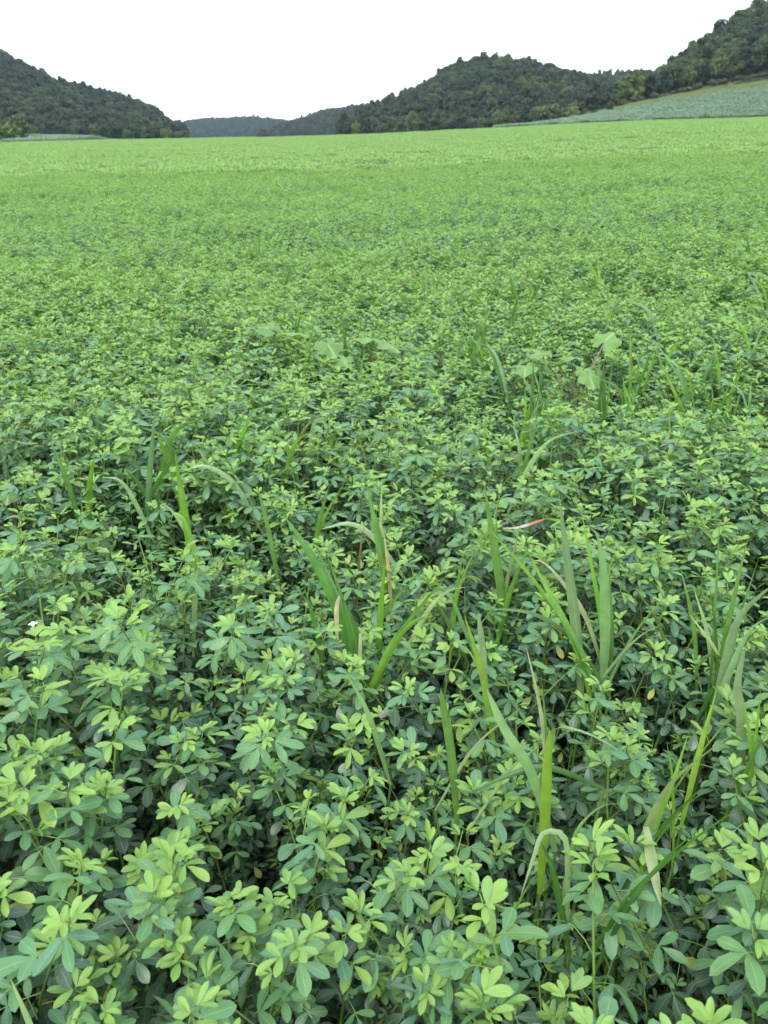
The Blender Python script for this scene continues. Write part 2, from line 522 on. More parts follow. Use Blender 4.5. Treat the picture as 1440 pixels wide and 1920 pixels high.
def crown_mb(seed, height=12.0, rad=4.6, base=0.18, nclump=20, per=150, leaf=0.42, lump=1.0):
    r = random.Random(seed)
    mb = MB()
    for c in range(nclump):
        # clumps through the crown's volume, more of them near its skin
        while True:
            p = Vector((r.uniform(-1, 1), r.uniform(-1, 1), r.uniform(-1, 1)))
            if 0.25 < p.length < 1: break
        zc = height * (base + (1 - base) * 0.5) + p.z * height * (1 - base) * 0.40
        wid = rad * 0.72 * (1.0 - 0.35 * max(0, p.z)) * (1 - 0.2 * max(0, -p.z))
        cen = Vector((p.x * wid, p.y * wid, zc))
        cr = r.uniform(0.30, 0.46) * rad * lump
        tone = r.random() * 0.6
        for k in range(per):
            d = Vector((r.gauss(0, 1), r.gauss(0, 1), r.gauss(0, 1) + 0.25)).normalized()
            q = cen + d * cr * r.uniform(0.7, 1.05)
            nrm = (d + Vector((r.gauss(0, .5), r.gauss(0, .5), r.gauss(0, .5)))).normalized()
            a = nrm.orthogonal().normalized()
            a = (Matrix.Rotation(r.uniform(0, 6.28), 3, nrm) @ a)
            b = nrm.cross(a)
            s = leaf * r.uniform(0.6, 1.3)
            mb.add([q - a * s, q + b * s * .6, q + a * s, q - b * s * .6], [(0, 1, 2, 3)], None, (tone + r.random() * 0.25) % 1.0)
    return mb

def trunk_mb(seed, height=12.0):
    r = random.Random(seed)
    mb = MB()
    lean = Vector((r.uniform(-.06, .06), r.uniform(-.06, .06), 1))
    pts = [lean * (height * t) for t in (-0.06, 0, .12, .3, .5, .75)]
    mb.tube(pts, [.34, .30, .22, .18, .12, .04], 6)
    for k in range(4):
        t = r.uniform(.22, .5); an = r.uniform(0, 6.28)
        p = lean * (height * t)
        q = p + Vector((math.cos(an), math.sin(an), .9)) * height * .10
        e = p + Vector((math.cos(an), math.sin(an), 1.0)) * height * .21
        mb.tube([p, q, e], [.10, .07, .02], 5)
    return mb

NV = 8
spec = [(12, 5.0), (12.5, 4.8), (11, 5.3), (12.5, 4.9), (11.5, 5.5), (10.5, 5.0), (13, 4.3), (11.5, 5.1)]
CROWN_MB = [crown_mb(100 + i, spec[i][0], spec[i][1], 0.03) for i in range(NV)]
TRUNK_MB = [trunk_mb(200 + i, spec[i][0]) for i in range(NV)]
CROWN = [CROWN_MB[i].mesh('tree_crown', [M_CROWN]) for i in range(NV)]
TRUNK = [TRUNK_MB[i].mesh('tree_trunk', [M_BARK]) for i in range(NV)]
WHOLE = []
for i in range(NV):
    for c in range(5):
        mb = MB()
        mb.add(TRUNK_MB[i].v, TRUNK_MB[i].f, None, 0, 1)
        o0 = len(mb.v)
        mb.v += CROWN_MB[i].v; mb.uv += CROWN_MB[i].uv; mb.r += CROWN_MB[i].r
        mb.f += [tuple(k + o0 for k in f) for f in CROWN_MB[i].f]; mb.m += [0] * len(CROWN_MB[i].f)
        WHOLE.append(mb.mesh('wood_tree', [M_WOOD[c], M_BARK]))

def tree(name, loc, v, scale, rotz, colr, label, cat, group, wide=1.0):
    e = link(name, None, None, loc, (0, 0, rotz), (scale * wide, scale * wide, scale))
    e.empty_display_size = 0.5
    tag(e, label, cat, group)
    link('trunk', TRUNK[v], e)
    c = link('crown', CROWN[v], e)
    c.color = (*colr, 1)
    return e

wood = {'hill_beyond_strip': 4.5, 'hill_with_rounded_top': 4.5, 'hill_beside_upper_field': 4.6, 'saddle_ridge': 5.2, 'side_ridge': 5.6, 'far_ridge': 6.8}
LBL = {'hill_beyond_strip': 'the wooded hill beyond the small bluish crop strip', 'hill_with_rounded_top': 'the wooded hill with the rounded top',
       'hill_beside_upper_field': 'the steep slope above the upper crop field', 'saddle_ridge': 'the ridge in the dip', 'side_ridge': 'the low spur', 'far_ridge': 'the far ridge'}
cand = []
for k, (hn, sp) in enumerate(wood.items()):
    pts = hill_points(hn, sp, -0.12 if hn != 'hill_beside_upper_field' else 0.03, 1.3 if hn != 'far_ridge' else 1.12, seed=50 + k)
    for p in pts:
        s = random.uniform(0.68, 0.90) * (1.12 if random.random() < .05 else 1)
        if p[3] < 0.1: s *= 0.85
        cand.append((hn, p[0], p[1], p[2], p[3], s))
arr = np.array([c[1:] for c in cand])
px, py, dep = to_px(arr[:, 0], arr[:, 1], arr[:, 2] + 9 * arr[:, 4])
sz = arr[:, 4] * 12 / dep
vis = (px > -10) & (px < 1450) & (py > -15) & (arr[:, 3] < 1.03)
order = np.argsort(-np.where(vis, sz, 0))
single = set(order[:255].tolist())
COLNAME = ['dark green', 'mid green', 'dusky blue-green', 'fresh green', 'grey-green', 'yellow-green']
wp, wr, ws, wi = [], [], [], []
for i, (hn, x, y, z, t, s) in enumerate(cand):
    v = random.randrange(NV)
    c = random.choices(range(6), [28, 24, 18, 15, 15, 5] if hn != 'hill_beside_upper_field' else [20, 30, 8, 30, 12, 9])[0]
    rz = random.uniform(0, 6.28)
    if i in single:
        colr = tuple(q * random.uniform(.88, 1.12) for q in TREE_COLS[c])
        tree('broadleaf_tree', (x, y, z - 0.3), v, s, rz, colr, '%s tree on %s' % (COLNAME[c], LBL[hn]), 'tree',
             '%s trees on %s' % (COLNAME[c], LBL[hn]), random.uniform(.95, 1.15))
    else:
        wp.append((x, y, z - 0.3)); wr.append((0, 0, rz)); ws.append((s * 1.05, s * 1.05, s)); wi.append(v * 5 + min(c, 4))
scatter('woodland', wp, wr, ws, wi, WHOLE, 'dense broadleaf woodland covering the hills', 'woodland')

# shrubs and single trees along the field margins: pixel of the base, distance, height m, width m, colour, label
SHRUB = [crown_mb(300 + i, 1.0, 0.62, 0.0, 12, 90, 0.075, 1.15).mesh('shrub_foliage', [M_CROWN]) for i in range(5)]
def stems_mb(seed):
    r = random.Random(seed); mb = MB()
    for k in range(6):
        a = r.uniform(0, 6.28); l = r.uniform(.2, .4)
        mb.tube([(0, 0, -.08), (math.cos(a) * l * .4, math.sin(a) * l * .4, .25), (math.cos(a) * l, math.sin(a) * l, .6)], [.03, .022, .008], 5)
    return mb
SHRUB_STEM = [stems_mb(400 + i).mesh('shrub_stems', [M_BARK]) for i in range(3)]
def shrub(px_, py_, d, hgt, wid, colr, label, group=None, name='shrub', sink=0.2):
    p = at(px_, py_, d)
    e = link(name, None, None, (p.x, p.y, p.z - sink), (0, 0, random.uniform(0, 6.28)), (wid / 1.15, wid / 1.15, hgt))
    tag(e, label, 'shrub', group)
    link('stems', random.choice(SHRUB_STEM), e)
    c = link('foliage', random.choice(SHRUB), e)
    c.color = (*colr, 1)
    return e
YG, GG, DG, BR, FG = (0.075, 0.115, 0.035), (0.055, 0.08, 0.042), (0.026, 0.048, 0.02), (0.06, 0.06, 0.035), (0.065, 0.105, 0.038)
shrub(12, 267, 165, 3.4, 5.6, YG, 'broad yellow-green bush at the field edge beside a taller grey-green shrub')
shrub(-25, 267, 160, 3.8, 5.2, FG, 'fresh green bush partly cut off beside the broad yellow-green bush')
shrub(42, 262, 185, 5.0, 4.0, GG, 'tall grey-green shrub standing behind the broad yellow-green bush')
shrub(70, 261, 240, 1.2, 4.0, YG, 'low pale shrub at the near end of the bluish crop strip')
shrub(312, 260, 330, 3.6, 4.8, YG, 'pale green shrub at the toe of the hill beyond the strip')
shrub(336, 260, 330, 2.6, 3.4, GG, 'small grey-green shrub at the very end of the hill toe')
shrub(280, 261, 340, 2.4, 6.0, DG, 'low dark shrub against the foot of the wooded hill')
shrub(667, 254, 345, 5.2, 3.2, (0.10, 0.14, 0.034), 'narrow yellow-tinted shrub where the rounded hill begins')
shrub(772, 248, 335, 7.0, 5.4, FG, 'tall fresh green shrub at the foot of the rounded hill')
shrub(715, 252, 340, 4.2, 4.2, GG, 'grey-green shrub between the yellow-tinted shrub and the tall fresh green one')
shrub(885, 241, 330, 4.2, 4.0, GG, 'grey-green shrub below the middle of the rounded hill')
shrub(932, 239, 325, 5.8, 4.8, FG, 'round fresh green shrub below the top of the rounded hill')
shrub(964, 237, 325, 4.6, 4.2, BR, 'brownish shrub next to the round fresh green one')
shrub(1032, 228, 290, 5.6, 7.6, GG, 'large rounded grey-green bush at the tip of the upper crop field')
shrub(1068, 226, 275, 4.0, 6.4, YG, 'spreading yellow-green bush beside the large rounded bush')
shrub(1092, 221, 272, 2.8, 2.6, DG, 'small dark bush next to the spreading yellow-green bush')
shrub(1113, 217, 270, 1.9, 2.2, DG, 'tiny dark bush alone on the pale field margin')
shrub(1146, 209, 268, 3.2, 3.0, DG, 'dark upright bush on the pale grassy margin of the upper field')
p = at(1193, 196, 300)
tree('broadleaf_tree', (p.x, p.y, p.z - .3), 6, 0.68, 1.0, (0.08, 0.118, 0.034), 'single yellow-green tree at the corner of the wood above the upper field', 'tree', None)
# scrub along the top of the upper field
for k in range(34):
    q = k / 33.0
    pxx = 1160 + q * 330 + random.uniform(-6, 6)
    base_y = float(np.interp(pxx, [1150, 1200, 1280, 1330, 1440, 1500], [205, 191, 175, 163, 144, 132]))
    c = random.choice([BR, (0.068, 0.072, 0.038), GG, DG, (0.055, 0.068, 0.032)])
    nm = {0: 'brownish', 1: 'tawny', 2: 'grey-green', 3: 'dark green', 4: 'olive'}[[BR, (0.068, 0.072, 0.038), GG, DG, (0.055, 0.068, 0.032)].index(c)]
    shrub(pxx, base_y + 2 + random.uniform(-4, 2), 292 + random.uniform(-3, 5), random.uniform(1.0, 2.3), random.uniform(2.6, 5.0), c,
          '%s scrub bush in the hedge strip between upper field and wood' % nm, '%s bushes in the hedge strip' % nm)

# pale grass margin, upper crop and the strip by the hill
def tuft_mb(seed, n=260, w=1.0, leaf=0.06, zlo=0.1, zhi=0.5, up=0.6, grass=False, rows=0):
    r = random.Random(seed)
    mb = MB()
    for k in range(n):
        x, y = r.uniform(-w / 2, w / 2), r.uniform(-w / 2, w / 2)
        if rows:
            y = (math.floor(y / w * rows) + 0.5) * w / rows + r.gauss(0, 0.22) * w / rows
        z = zlo + (zhi - zlo) * (1 - (1 - r.random()) ** 2) if not grass else zlo
        nrm = Vector((r.gauss(0, up), r.gauss(0, up), 1)).normalized() if not grass else Vector((r.gauss(0, 1), r.gauss(0, 1), .2)).normalized()
        a = Matrix.Rotation(r.uniform(0, 6.28), 3, nrm) @ nrm.orthogonal().normalized()
        if grass: a = (Vector((r.gauss(0, .3), r.gauss(0, .3), 1))).normalized()
        b = nrm.cross(a)
        s = leaf * r.uniform(.6, 1.3)
        q = Vector((x, y, z))
        if grass:
            hh = zhi * r.uniform(.5, 1.1)
            mb.add([q - b * s * .12, q + b * s * .12, q + a * hh], [(0, 1, 2)], None, r.random())
        else:
            mb.add([q - a * s, q + b * s * .62, q + a * s, q - b * s * .62], [(0, 1, 2, 3)], None, r.random())
    return mb
M_BEAN = leaf_material('bean_leaves', [(0.115, 0.20, 0.13), (0.15, 0.235, 0.155), (0.095, 0.175, 0.115)], 0.2, None, 0.45, 0.5, 0.0)
M_MARGIN = leaf_material('margin_grass', [(0.16, 0.20, 0.085), (0.13, 0.185, 0.07), (0.21, 0.22, 0.115)], 0.3, None, 0.6, 0.3, 0.0)
BEAN = [tuft_mb(500 + i, 1500, 2.3, 0.085, 0.05, 0.85, 0.45).mesh('bean_patch', [M_BEAN]) for i in range(4)]
MARG = [tuft_mb(510 + i, 500, 2.4, 0.5, 0.0, 0.55, grass=True).mesh('margin_patch', [M_MARGIN]) for i in range(3)]
def area_points(x0, x1, y0, y1, step, test, seed):
    r = np.random.default_rng(seed)
    gx, gy = np.meshgrid(np.arange(x0, x1, step), np.arange(y0, y1, step))
    gx = gx.ravel() + r.uniform(-.25, .25, gx.size) * step
    gy = gy.ravel() + r.uniform(-.25, .25, gy.size) * step
    m = test(gx, gy)
    return gx[m], gy[m]
def u_of(px_):
    q = ray(px_, 240); return q.x / q.y
gx, gy = area_points(5, 260, D_EDGE + 1.2, 262, 1.7, lambda x, y: (x / y > u_of(935)) & (x / y < u_of(1900)) & (y < 262), 1)
gx2, gy2 = area_points(-260, -40, D_EDGE + 1.5, 395, 1.9, lambda x, y: (x / y > u_of(-250)) & (x / y < u_of(95) + (u_of(220) - u_of(95)) * (y - 150) / 240), 2)
for nm, (ax, ay), lab in (('upper_crop', (gx, gy), 'bluish green row crop on the rising upper field'), ('strip_crop', (gx2, gy2), 'small strip of bluish crop at the foot of the wooded hill')):
    n = len(ax)
    az = ground_z(ax, ay)
    sc = np.stack([np.full(n, 1.0), np.full(n, 1.0), rng.uniform(.8, 1.15, n)], -1)
    ro = np.zeros((n, 3)); ro[:, 2] = rng.uniform(0, 6.28, n)
    scatter(nm, np.stack([ax, ay, az], -1), ro, sc, rng.integers(0, 4, n), BEAN, lab, 'crop')
mx_, my_ = area_points(40, 280, 262.5, 296, 1.6, lambda x, y: (x / y > u_of(1060)) & (x / y < u_of(1900)), 3)
n = len(mx_)
ro = np.zeros((n, 3)); ro[:, 2] = rng.uniform(0, 6.28, n)
scatter('margin_grass', np.stack([mx_, my_, ground_z(mx_, my_)], -1), ro, np.stack([np.ones(n)] * 2 + [rng.uniform(.6, 1.2, n)], -1), rng.integers(0, 3, n), MARG,
        'pale yellowish grass margin between the upper crop and the hedge scrub', 'grass')

# ------------------------------------------------------------------ alfalfa
PROF = [(0, .02), (.12, .10), (.3, .185), (.5, .245), (.68, .262), (.84, .215), (.94, .12), (1.0, .02)]
def leaflet(rows=7, cols=5, fold=0.18, curl=0.25, twist=0.0, wide=1.0, seed=0):
    """unit leaflet along +Y, face up"""
    r = random.Random(seed)
    pv = [p[0] for p in PROF]; pw = [p[1] for p in PROF]
    vs, uv = [], []
    ys = [0, .12, .3, .5, .68, .84, .94, 1.0] if rows >= 7 else ([0, .3, .62, .88, 1.0] if rows >= 4 else [0, .55, 1.0])
    skew = r.uniform(-.04, .04)
    for yv in ys:
        hw = float(np.interp(yv, pv, pw)) * wide
        if rows < 4: hw *= 1.15
        for c in range(cols):
            s = -1 + 2 * c / (cols - 1)
            x = hw * s
            z = abs(x) * fold - curl * yv * yv * .5 + .012 * math.sin(yv * 14 + s * 2 + seed) * abs(s)
            x2 = x + skew * yv * yv
            a = twist * yv
            vs.append((x2 * math.cos(a), yv - 0.03 * (curl ** 2), z + x2 * math.sin(a)))
            uv.append((.5 + .5 * s, yv))
    fs = []
    for i in range(len(ys) - 1):
        for c in range(cols - 1):
            fs.append((i * cols + c, i * cols + c + 1, (i + 1) * cols + c + 1, (i + 1) * cols + c))
    return vs, fs, uv

NSH = 6
SHAPE = {}
for kind, (fo, cu, wd) in {'young': (.50, .18, .76), 'upper': (.24, .28, .84), 'mature': (.16, .36, .95), 'yellow': (.2, .4, .95)}.items():
    SHAPE[kind] = [dict(fold=fo * random.uniform(.6, 1.3), curl=cu * random.uniform(-.2, 2.0), twist=random.uniform(-.35, .35), wide=wd * random.uniform(.85, 1.12), seed=k) for k in range(NSH)]
MATI = {'young': 1, 'upper': 2, 'mature': 3, 'yellow': 4}
def leaflet_mesh(kind, k):
    vs, fs, uv = leaflet(7, 5, **SHAPE[kind][k])
    mb = MB(); mb.add(vs, fs, uv, 0.0)
    return mb.mesh('leaflet_' + kind, [MATS[MATI[kind]]])
LEAFLET = {(k, i): leaflet_mesh(k, i) for k in SHAPE for i in range(NSH)}

def make_leaf(r, kind, size, pet, eps, tilt, spread):
    """a three-part leaf: petiole points and three leaflets (matrix, kind, shape)"""
    pet = pet * .88
    pet_pts = [Vector((0, 0, 0)), Vector((0, pet * .5 * math.cos(eps), pet * .55 * math.sin(eps))), Vector((0, pet * math.cos(eps * .9), pet * math.sin(eps * .9)))]
    e = pet_pts[-1]
    out = []
    for j, a in enumerate((0, spread, -spread)):
        a += r.uniform(-.15, .15)
        tl = tilt + r.uniform(-.25, .25) - (.05 if j else 0)
        roll = r.uniform(-.35, .35)
        Lm = .84 * size * r.uniform(.76, 1.22) * (1.0 if j == 0 else r.uniform(.86, 1.0))
        pet_s = pet
        off = Vector((0, pet * .16 + .001, 0)) if j == 0 else Vector((0, 0, 0))
        M = Matrix.Translation(e + off) @ Euler((0, 0, a)).to_matrix().to_4x4() @ Euler((tl, 0, 0)).to_matrix().to_4x4() @ Euler((0, roll, 0)).to_matrix().to_4x4() @ Matrix.Scale(Lm, 4)
        out.append((M, 'yellow' if (kind == 'mature' and r.random() < .006) else kind, r.randrange(NSH)))
    if True:
        pet_pts.append(e + Vector((0, pet * .16 + .001, 0)))
    return dict(pet=pet_pts, lets=out, kind=kind)

def make_plant(seed, fresh=False):  # fresh: more pale leaves, brightness put into the colour for farther shoots
    """one shoot, base at the origin, about CANOPY tall"""
    r = random.Random(seed)
    H = CANOPY * r.uniform(.93, 1.05)
    a0 = r.uniform(0, 6.28); lean = r.uniform(.03, .15)
    def stem(t):
        b = lean * t * t
        return Vector((math.cos(a0) * b + .008 * math.sin(5 * t + a0), math.sin(a0) * b + .008 * math.cos(4 * t), H * t))
    leaves = []
    az = r.uniform(0, 6.28)
    def put(t, lf, azim, extra=0.0):
        leaves.append((Matrix.Translation(stem(t)) @ Euler((extra, 0, azim)).to_matrix().to_4x4(), lf))
    # growing tip: narrow folded young leaves
    for k in range(3):
        put(1.0 - .012 * k, make_leaf(r, 'young', r.uniform(.017, .026), r.uniform(.005, .010), r.uniform(.9, 1.3), r.uniform(.15, .80), r.uniform(.5, .8)), az + k * 2.2 + r.uniform(-.3, .3))
    # bright rosette under the tip
    for k in range(3):
        kd = 'young' if r.random() < (.66 if fresh else .27) else 'upper'
        put(.965 - .035 * k, make_leaf(r, kd, r.uniform(.026, .036), r.uniform(.010, .018), r.uniform(.45, .95), r.uniform(-.15, .4), r.uniform(1.0, 1.3)), az + 1.0 + k * 2.25 + r.uniform(-.4, .4))
    t = .87
    k = 0
    while t > .14:
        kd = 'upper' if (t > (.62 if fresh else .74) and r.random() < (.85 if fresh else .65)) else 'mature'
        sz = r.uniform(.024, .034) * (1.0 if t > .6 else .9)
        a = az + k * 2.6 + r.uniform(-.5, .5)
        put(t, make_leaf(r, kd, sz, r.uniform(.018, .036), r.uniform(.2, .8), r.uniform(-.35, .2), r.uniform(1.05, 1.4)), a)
        if r.random() < .38 and t > .45:
            put(t + .008, make_leaf(r, 'young' if t > .78 else 'upper', r.uniform(.011, .018), r.uniform(.006, .014), r.uniform(.7, 1.2), r.uniform(.1, .7), r.uniform(.7, 1.1)), a + r.uniform(-.6, .6))
        t -= r.uniform(.042, .064)
        k += 1
    return dict(stem=[stem(q) for q in (0, .2, .4, .6, .75, .88, .96, 1.0)], leaves=leaves, H=H)

NP = 14
PLANTS = [make_plant(900 + i) for i in range(NP)]
BRIGHTENED = [make_plant(950 + i, True) for i in range(NP)]        # leaf colours made paler, painting in the brighter light farther into the field
def stem_mesh(P):
    mb = MB(); mb.tube(P['stem'], [.0020, .0019, .0018, .0016, .0014, .0012, .0010, .0006], 6)
    return mb.mesh('stem', [M_STEM])
def petiole_mesh(lf):
    mb = MB(); mb.tube(lf['pet'], [.0007, .0006, .0005, .0004], 4)
    return mb.mesh('petiole', [M_STEM])
def whole_leaf_mb(mb, lf, M, lod, r):
    rnd = r.random()
    if lod < 2:
        mb.tube(lf['pet'], [.0007, .0006, .0005, .0004], 3, rnd, 0, M)
    for (Lm, kind, k) in lf['lets']:
        vs, fs, uv = leaflet(*((4, 3) if lod < 2 else (2, 2 if lod > 2 else 3)), **SHAPE[kind][k])
        mb.add(vs, fs, uv, (rnd + r.uniform(0, .12)) % 1.0, MATI[kind], M @ Lm)
def plant_mesh(P, lod, seed):
    r = random.Random(seed); mb = MB()
    if lod < 2:
        mb.tube(P['stem'], [.0020, .0019, .0018, .0016, .0014, .0012, .0010, .0006], 4, 0.3, 0)
    for (M, lf) in P['leaves']:
        if lod >= 2 and M.translation.z < .52 * CANOPY: continue
        whole_leaf_mb(mb, lf, M, lod, r)
    return mb.mesh('alfalfa_shoot', MATS)

STEM_ME = [stem_mesh(P) for P in PLANTS]
PET_ME = [[petiole_mesh(lf) for (_, lf) in P['leaves']] for P in PLANTS]
def leaf_mesh(lf, seed):
    mb = MB(); whole_leaf_mb(mb, lf, Matrix.Identity(4), 0, random.Random(seed))
    return mb.mesh('leaf', MATS)
LEAF_ME = [[leaf_mesh(lf, 10 * i + j) for j, (_, lf) in enumerate(P['leaves'])] for i, P in enumerate(PLANTS)]

def crop_points(y0, y1, step, seed, side=0.6):
    r = np.random.default_rng(seed)
    ys = np.arange(y0, y1, step)
    X, Y = [], []
    for y in ys:
        hw = .56 * y + side
        xs = np.arange(-hw, hw, step)
        X.append(xs + r.uniform(-.42, .42, len(xs)) * step)
        Y.append(np.full(len(xs), y) + r.uniform(-.42, .42, len(xs)) * step)
    return np.concatenate(X), np.concatenate(Y)

# openings in the crop seen in the photograph: where grass stands or the crop lies open (x, y, radius)
def spot(px_, py_, zoff=0.0):
    """point where the line of sight through a pixel meets the top of the crop"""
    lo, hi = .2, 140.0
    r_ = ray(px_, py_)
    for _ in range(60):
        m = (lo + hi) / 2
        q = r_ * (m / r_.y)
        zc = float(ground_z(q.x, m)) + CANOPY + zoff
        if q.z + CAMZ > zc: lo = m
        else: hi = m
    q = r_ * (lo / r_.y)
    return Vector((q.x, lo, q.z + CAMZ))
GAPS = [(560, 1345, .09), (820, 1380, .10), (930, 1450, .08), (300, 1665, .06), (630, 1655, .07), (1190, 1480, .08), (690, 1260, .08), (30, 1600, .06),
        (1060, 1200, .09), (1380, 1250, .09), (1300, 1530, .06), (760, 1190, .08), (420, 1330, .07), (960, 1560, .05), (560, 1010, .10), (300, 930, .10), (930, 705, .22), (1280, 730, .25), (500, 505, .3)]
FEET = [(950, 1112), (1085, 1215), (1133, 1190), (1352, 1225), (1192, 1195), (1410, 1405), (1312, 1405), (1222, 1560), (1024, 1535), (1000, 1455), (1210, 1640), (1065, 1640), (642, 1192), (720, 1168), (780, 1180),
        (716, 1052), (600, 988), (665, 1300), (845, 1405), (905, 1272), (280, 925), (350, 1002), (437, 868), (168, 922), (505, 1002), (1000, 862), (590, 820), (1090, 1440), (1260, 1480), (950, 1400), (1310, 1130)]
GAPS = [(spot(a, b).x, spot(a, b).y, c, .22) for a, b, c in GAPS] + [(spot(a, b).x * .96, spot(a, b).y - .05, .065, .20) for a, b in FEET]
def crop_height(x, y):
    """how tall the crop stands, as a factor"""
    h = 1 + .30 * (noise(x, y, .16, 5) - .5) + .34 * (noise(x, y, .42, 6) - .5) + .22 * (noise(x, y, 1.6, 7) - .5)
    for gx_, gy_, gr, ga in GAPS:
        d2 = ((x - gx_) ** 2 + (y - gy_) ** 2) / gr ** 2
        h = h - ga * np.exp(-d2)
    q = np.clip((.95 - y) / .45, 0, 1)
    h = h + .11 * q * q * (3 - 2 * q)          # the crop stands taller right by the path
    h = 1 + (h - 1) * (1.0 - .55 * np.clip((y - 1.0) / 2.0, 0, 1))
    return np.clip(h, .45, 1.32)

X1, Y1 = crop_points(.12, 5.2, .0415, 21, .75)
H1 = crop_height(X1, Y1)
H1 = H1 * np.where(rng.random(len(H1)) < np.clip(.30 - .10 * (Y1 - 1), .08, .28), rng.uniform(.66, .88, len(H1)), 1.0)
Z1 = ground_z(X1, Y1)
keep = rng.random(len(X1)) < np.clip((H1 - .25) * 2.6, .4, 1)
# keep the lens clear
keep &= (X1 ** 2 + Y1 ** 2 > .02)
X1, Y1, H1, Z1 = X1[keep], Y1[keep], H1[keep], Z1[keep]
tpx, tpy, tdep = to_px(X1, Y1, Z1 + H1 * CANOPY)
inview = (tpx > -30) & (tpx < 1470) & (tpy > 0) & (tpy < 1960)
order = np.argsort(np.where(inview, tdep, 99))
n_single = 300
single = order[:n_single]
smask = np.zeros(len(X1), bool); smask[single] = True
NEAR = [((1023, 1535), 'the stiff deep green grass blade'), ((1222, 1560), 'the long pale arching grass blade'), ((1205, 1600), 'the limp pale hanging blade'),
        ((1065, 1640), 'the grass tuft with the folded arch'), ((642, 1192), 'the wide dark grass blade'), ((720, 1168), 'the spreading grass clump'), ((662, 1335), 'the thin pale hanging blade'),
        ((845, 1405), 'the single stout upright blade'), ((905, 1272), 'the bright cut-off grass tuft'), ((1000, 1455), 'the wide blunt grey blade'), ((1410, 1405), 'the broken grey blade'),
        ((1352, 1225), 'the large loose grass clump'), ((1085, 1215), 'the very tall grey-green blade'), ((1133, 1190), 'the broad striped blade'), ((950, 1112), 'the clump with the red-tipped blade'),
        ((62, 1172), 'the tiny white flower'), ((1192, 1195), 'the two leaning pale blades'), ((60, 1905), 'the pale pointed lone blade'), ((366, 1110), 'the short pale blade stub')]
NEAR = [(spot(*a), t) for a, t in NEAR]
def alfalfa_label(x, y, hs):
    size = 'short shaded' if hs < .78 else ('tall bright-tipped' if hs > 1.02 else 'middling leafy')
    d, t = min(((p.x - x) ** 2 + (p.y - y) ** 2, t) for p, t in NEAR)
    if d < .13 ** 2:
        return '%s alfalfa plant close beside %s' % (size, t), '%s alfalfa plants by %s' % (size, t)
    return '%s alfalfa plant with three-part leaves away from any grass' % size, '%s alfalfa plants away from grass' % size
for rank, i in enumerate(single):
    v = random.randrange(NP)
    P = PLANTS[v]
    hs = float(H1[i])
    e = link('alfalfa_plant', None, None, (float(X1[i]), float(Y1[i]), float(Z1[i]) - .005 + (hs - 1) * CANOPY * .0), (random.gauss(0, .15), random.gauss(0, .15), random.uniform(0, 6.28)), hs ** .8)
    e.location.z += CANOPY * (hs - hs ** .8)
    e.location.z = min(e.location.z, float(Z1[i]))
    e.empty_display_size = .02
    e['variant'] = v
    lab_, grp_ = alfalfa_label(float(X1[i]), float(Y1[i]), hs)
    tag(e, lab_, 'plant', grp_)
    link('stem', STEM_ME[v], e)
    for j, (M, lf) in enumerate(P['leaves']):
        if rank < 170:
            q = link('leaf', PET_ME[v][j], e)
            q.matrix_local = M
            for (Lm, kind, k) in lf['lets']:
                c = link('leaflet', LEAFLET[(kind, k)], q)
                c.matrix_local = Lm
        else:
            q = link('leaf', LEAF_ME[v][j], e)
            q.matrix_local = M

drops = []
def collect_drops(e_mat, P, r):
    for (M, lf) in P['leaves']:
        if lf['kind'] != 'mature' or r.random() > .10: continue
        for (Lm, kind, k) in lf['lets']:
            W = e_mat @ M @ Lm
            for _ in range(r.randint(2, 9)):
                yy = r.uniform(.2, .85); xx = r.uniform(-.16, .16)
                sh = SHAPE[kind][k]
                zz = abs(xx) * sh['fold'] - sh['curl'] * yy * yy * .5 + xx * math.sin(sh['twist'] * yy)
                drops.append((W @ Vector((xx, yy, zz + .008)), r.uniform(.0006, .0013)))
_rd = random.Random(77)
for o in [q for q in COL.objects if q.name.startswith('alfalfa_plant')]:
    v = int(o.get('variant', 0))
    collect_drops(Matrix.LocRotScale(o.location, o.rotation_euler, o.scale), PLANTS[v], _rd)
    if 'variant' in o: del o['variant']
def build_drops():
    m = bpy.data.materials.new('water_drop'); m.use_nodes = True
    b = m.node_tree.nodes['Principled BSDF']
    b.inputs['Base Color'].default_value = (1, 1, 1, 1); b.inputs['Roughness'].default_value = .02
    b.inputs['Transmission Weight'].default_value = 1.0; b.inputs['IOR'].default_value = 1.33
    import bmesh
    bm = bmesh.new(); bmesh.ops.create_icosphere(bm, subdivisions=1, radius=1.0)
    bv = [tuple(q.co) for q in bm.verts]; bf = [tuple(q.index for q in f.verts) for f in bm.faces]; bm.free()
    mb = MB()
    for c, rr in drops:
        mb.add([(c.x + q[0] * rr, c.y + q[1] * rr, c.z + q[2] * rr * .7) for q in bv], bf)
    tag(link('water_drops', mb.mesh('water_drops', [m])), 'tiny water drops beaded on the lower alfalfa leaves', 'water', kind='stuff')
build_drops()

def inst(x, y, h, z, lean=.15):
    n = len(x)
    ro = np.stack([rng.normal(0, lean, n), rng.normal(0, lean, n), rng.uniform(0, 6.28, n)], -1)
    sc = np.stack([h ** .8] * 3, -1)
    zz = np.minimum(z + CANOPY * (h - h ** .8), z)
    return np.stack([x, y, zz], -1), ro, sc

near_m = ~smask
p1, r1, s1 = inst(X1[near_m], Y1[near_m], H1[near_m], Z1[near_m])
i1 = rng.integers(0, NP, len(p1)) + NP * (rng.random(len(p1)) < np.clip((p1[:, 1] - 1.2) / 2.3, 0, 1))
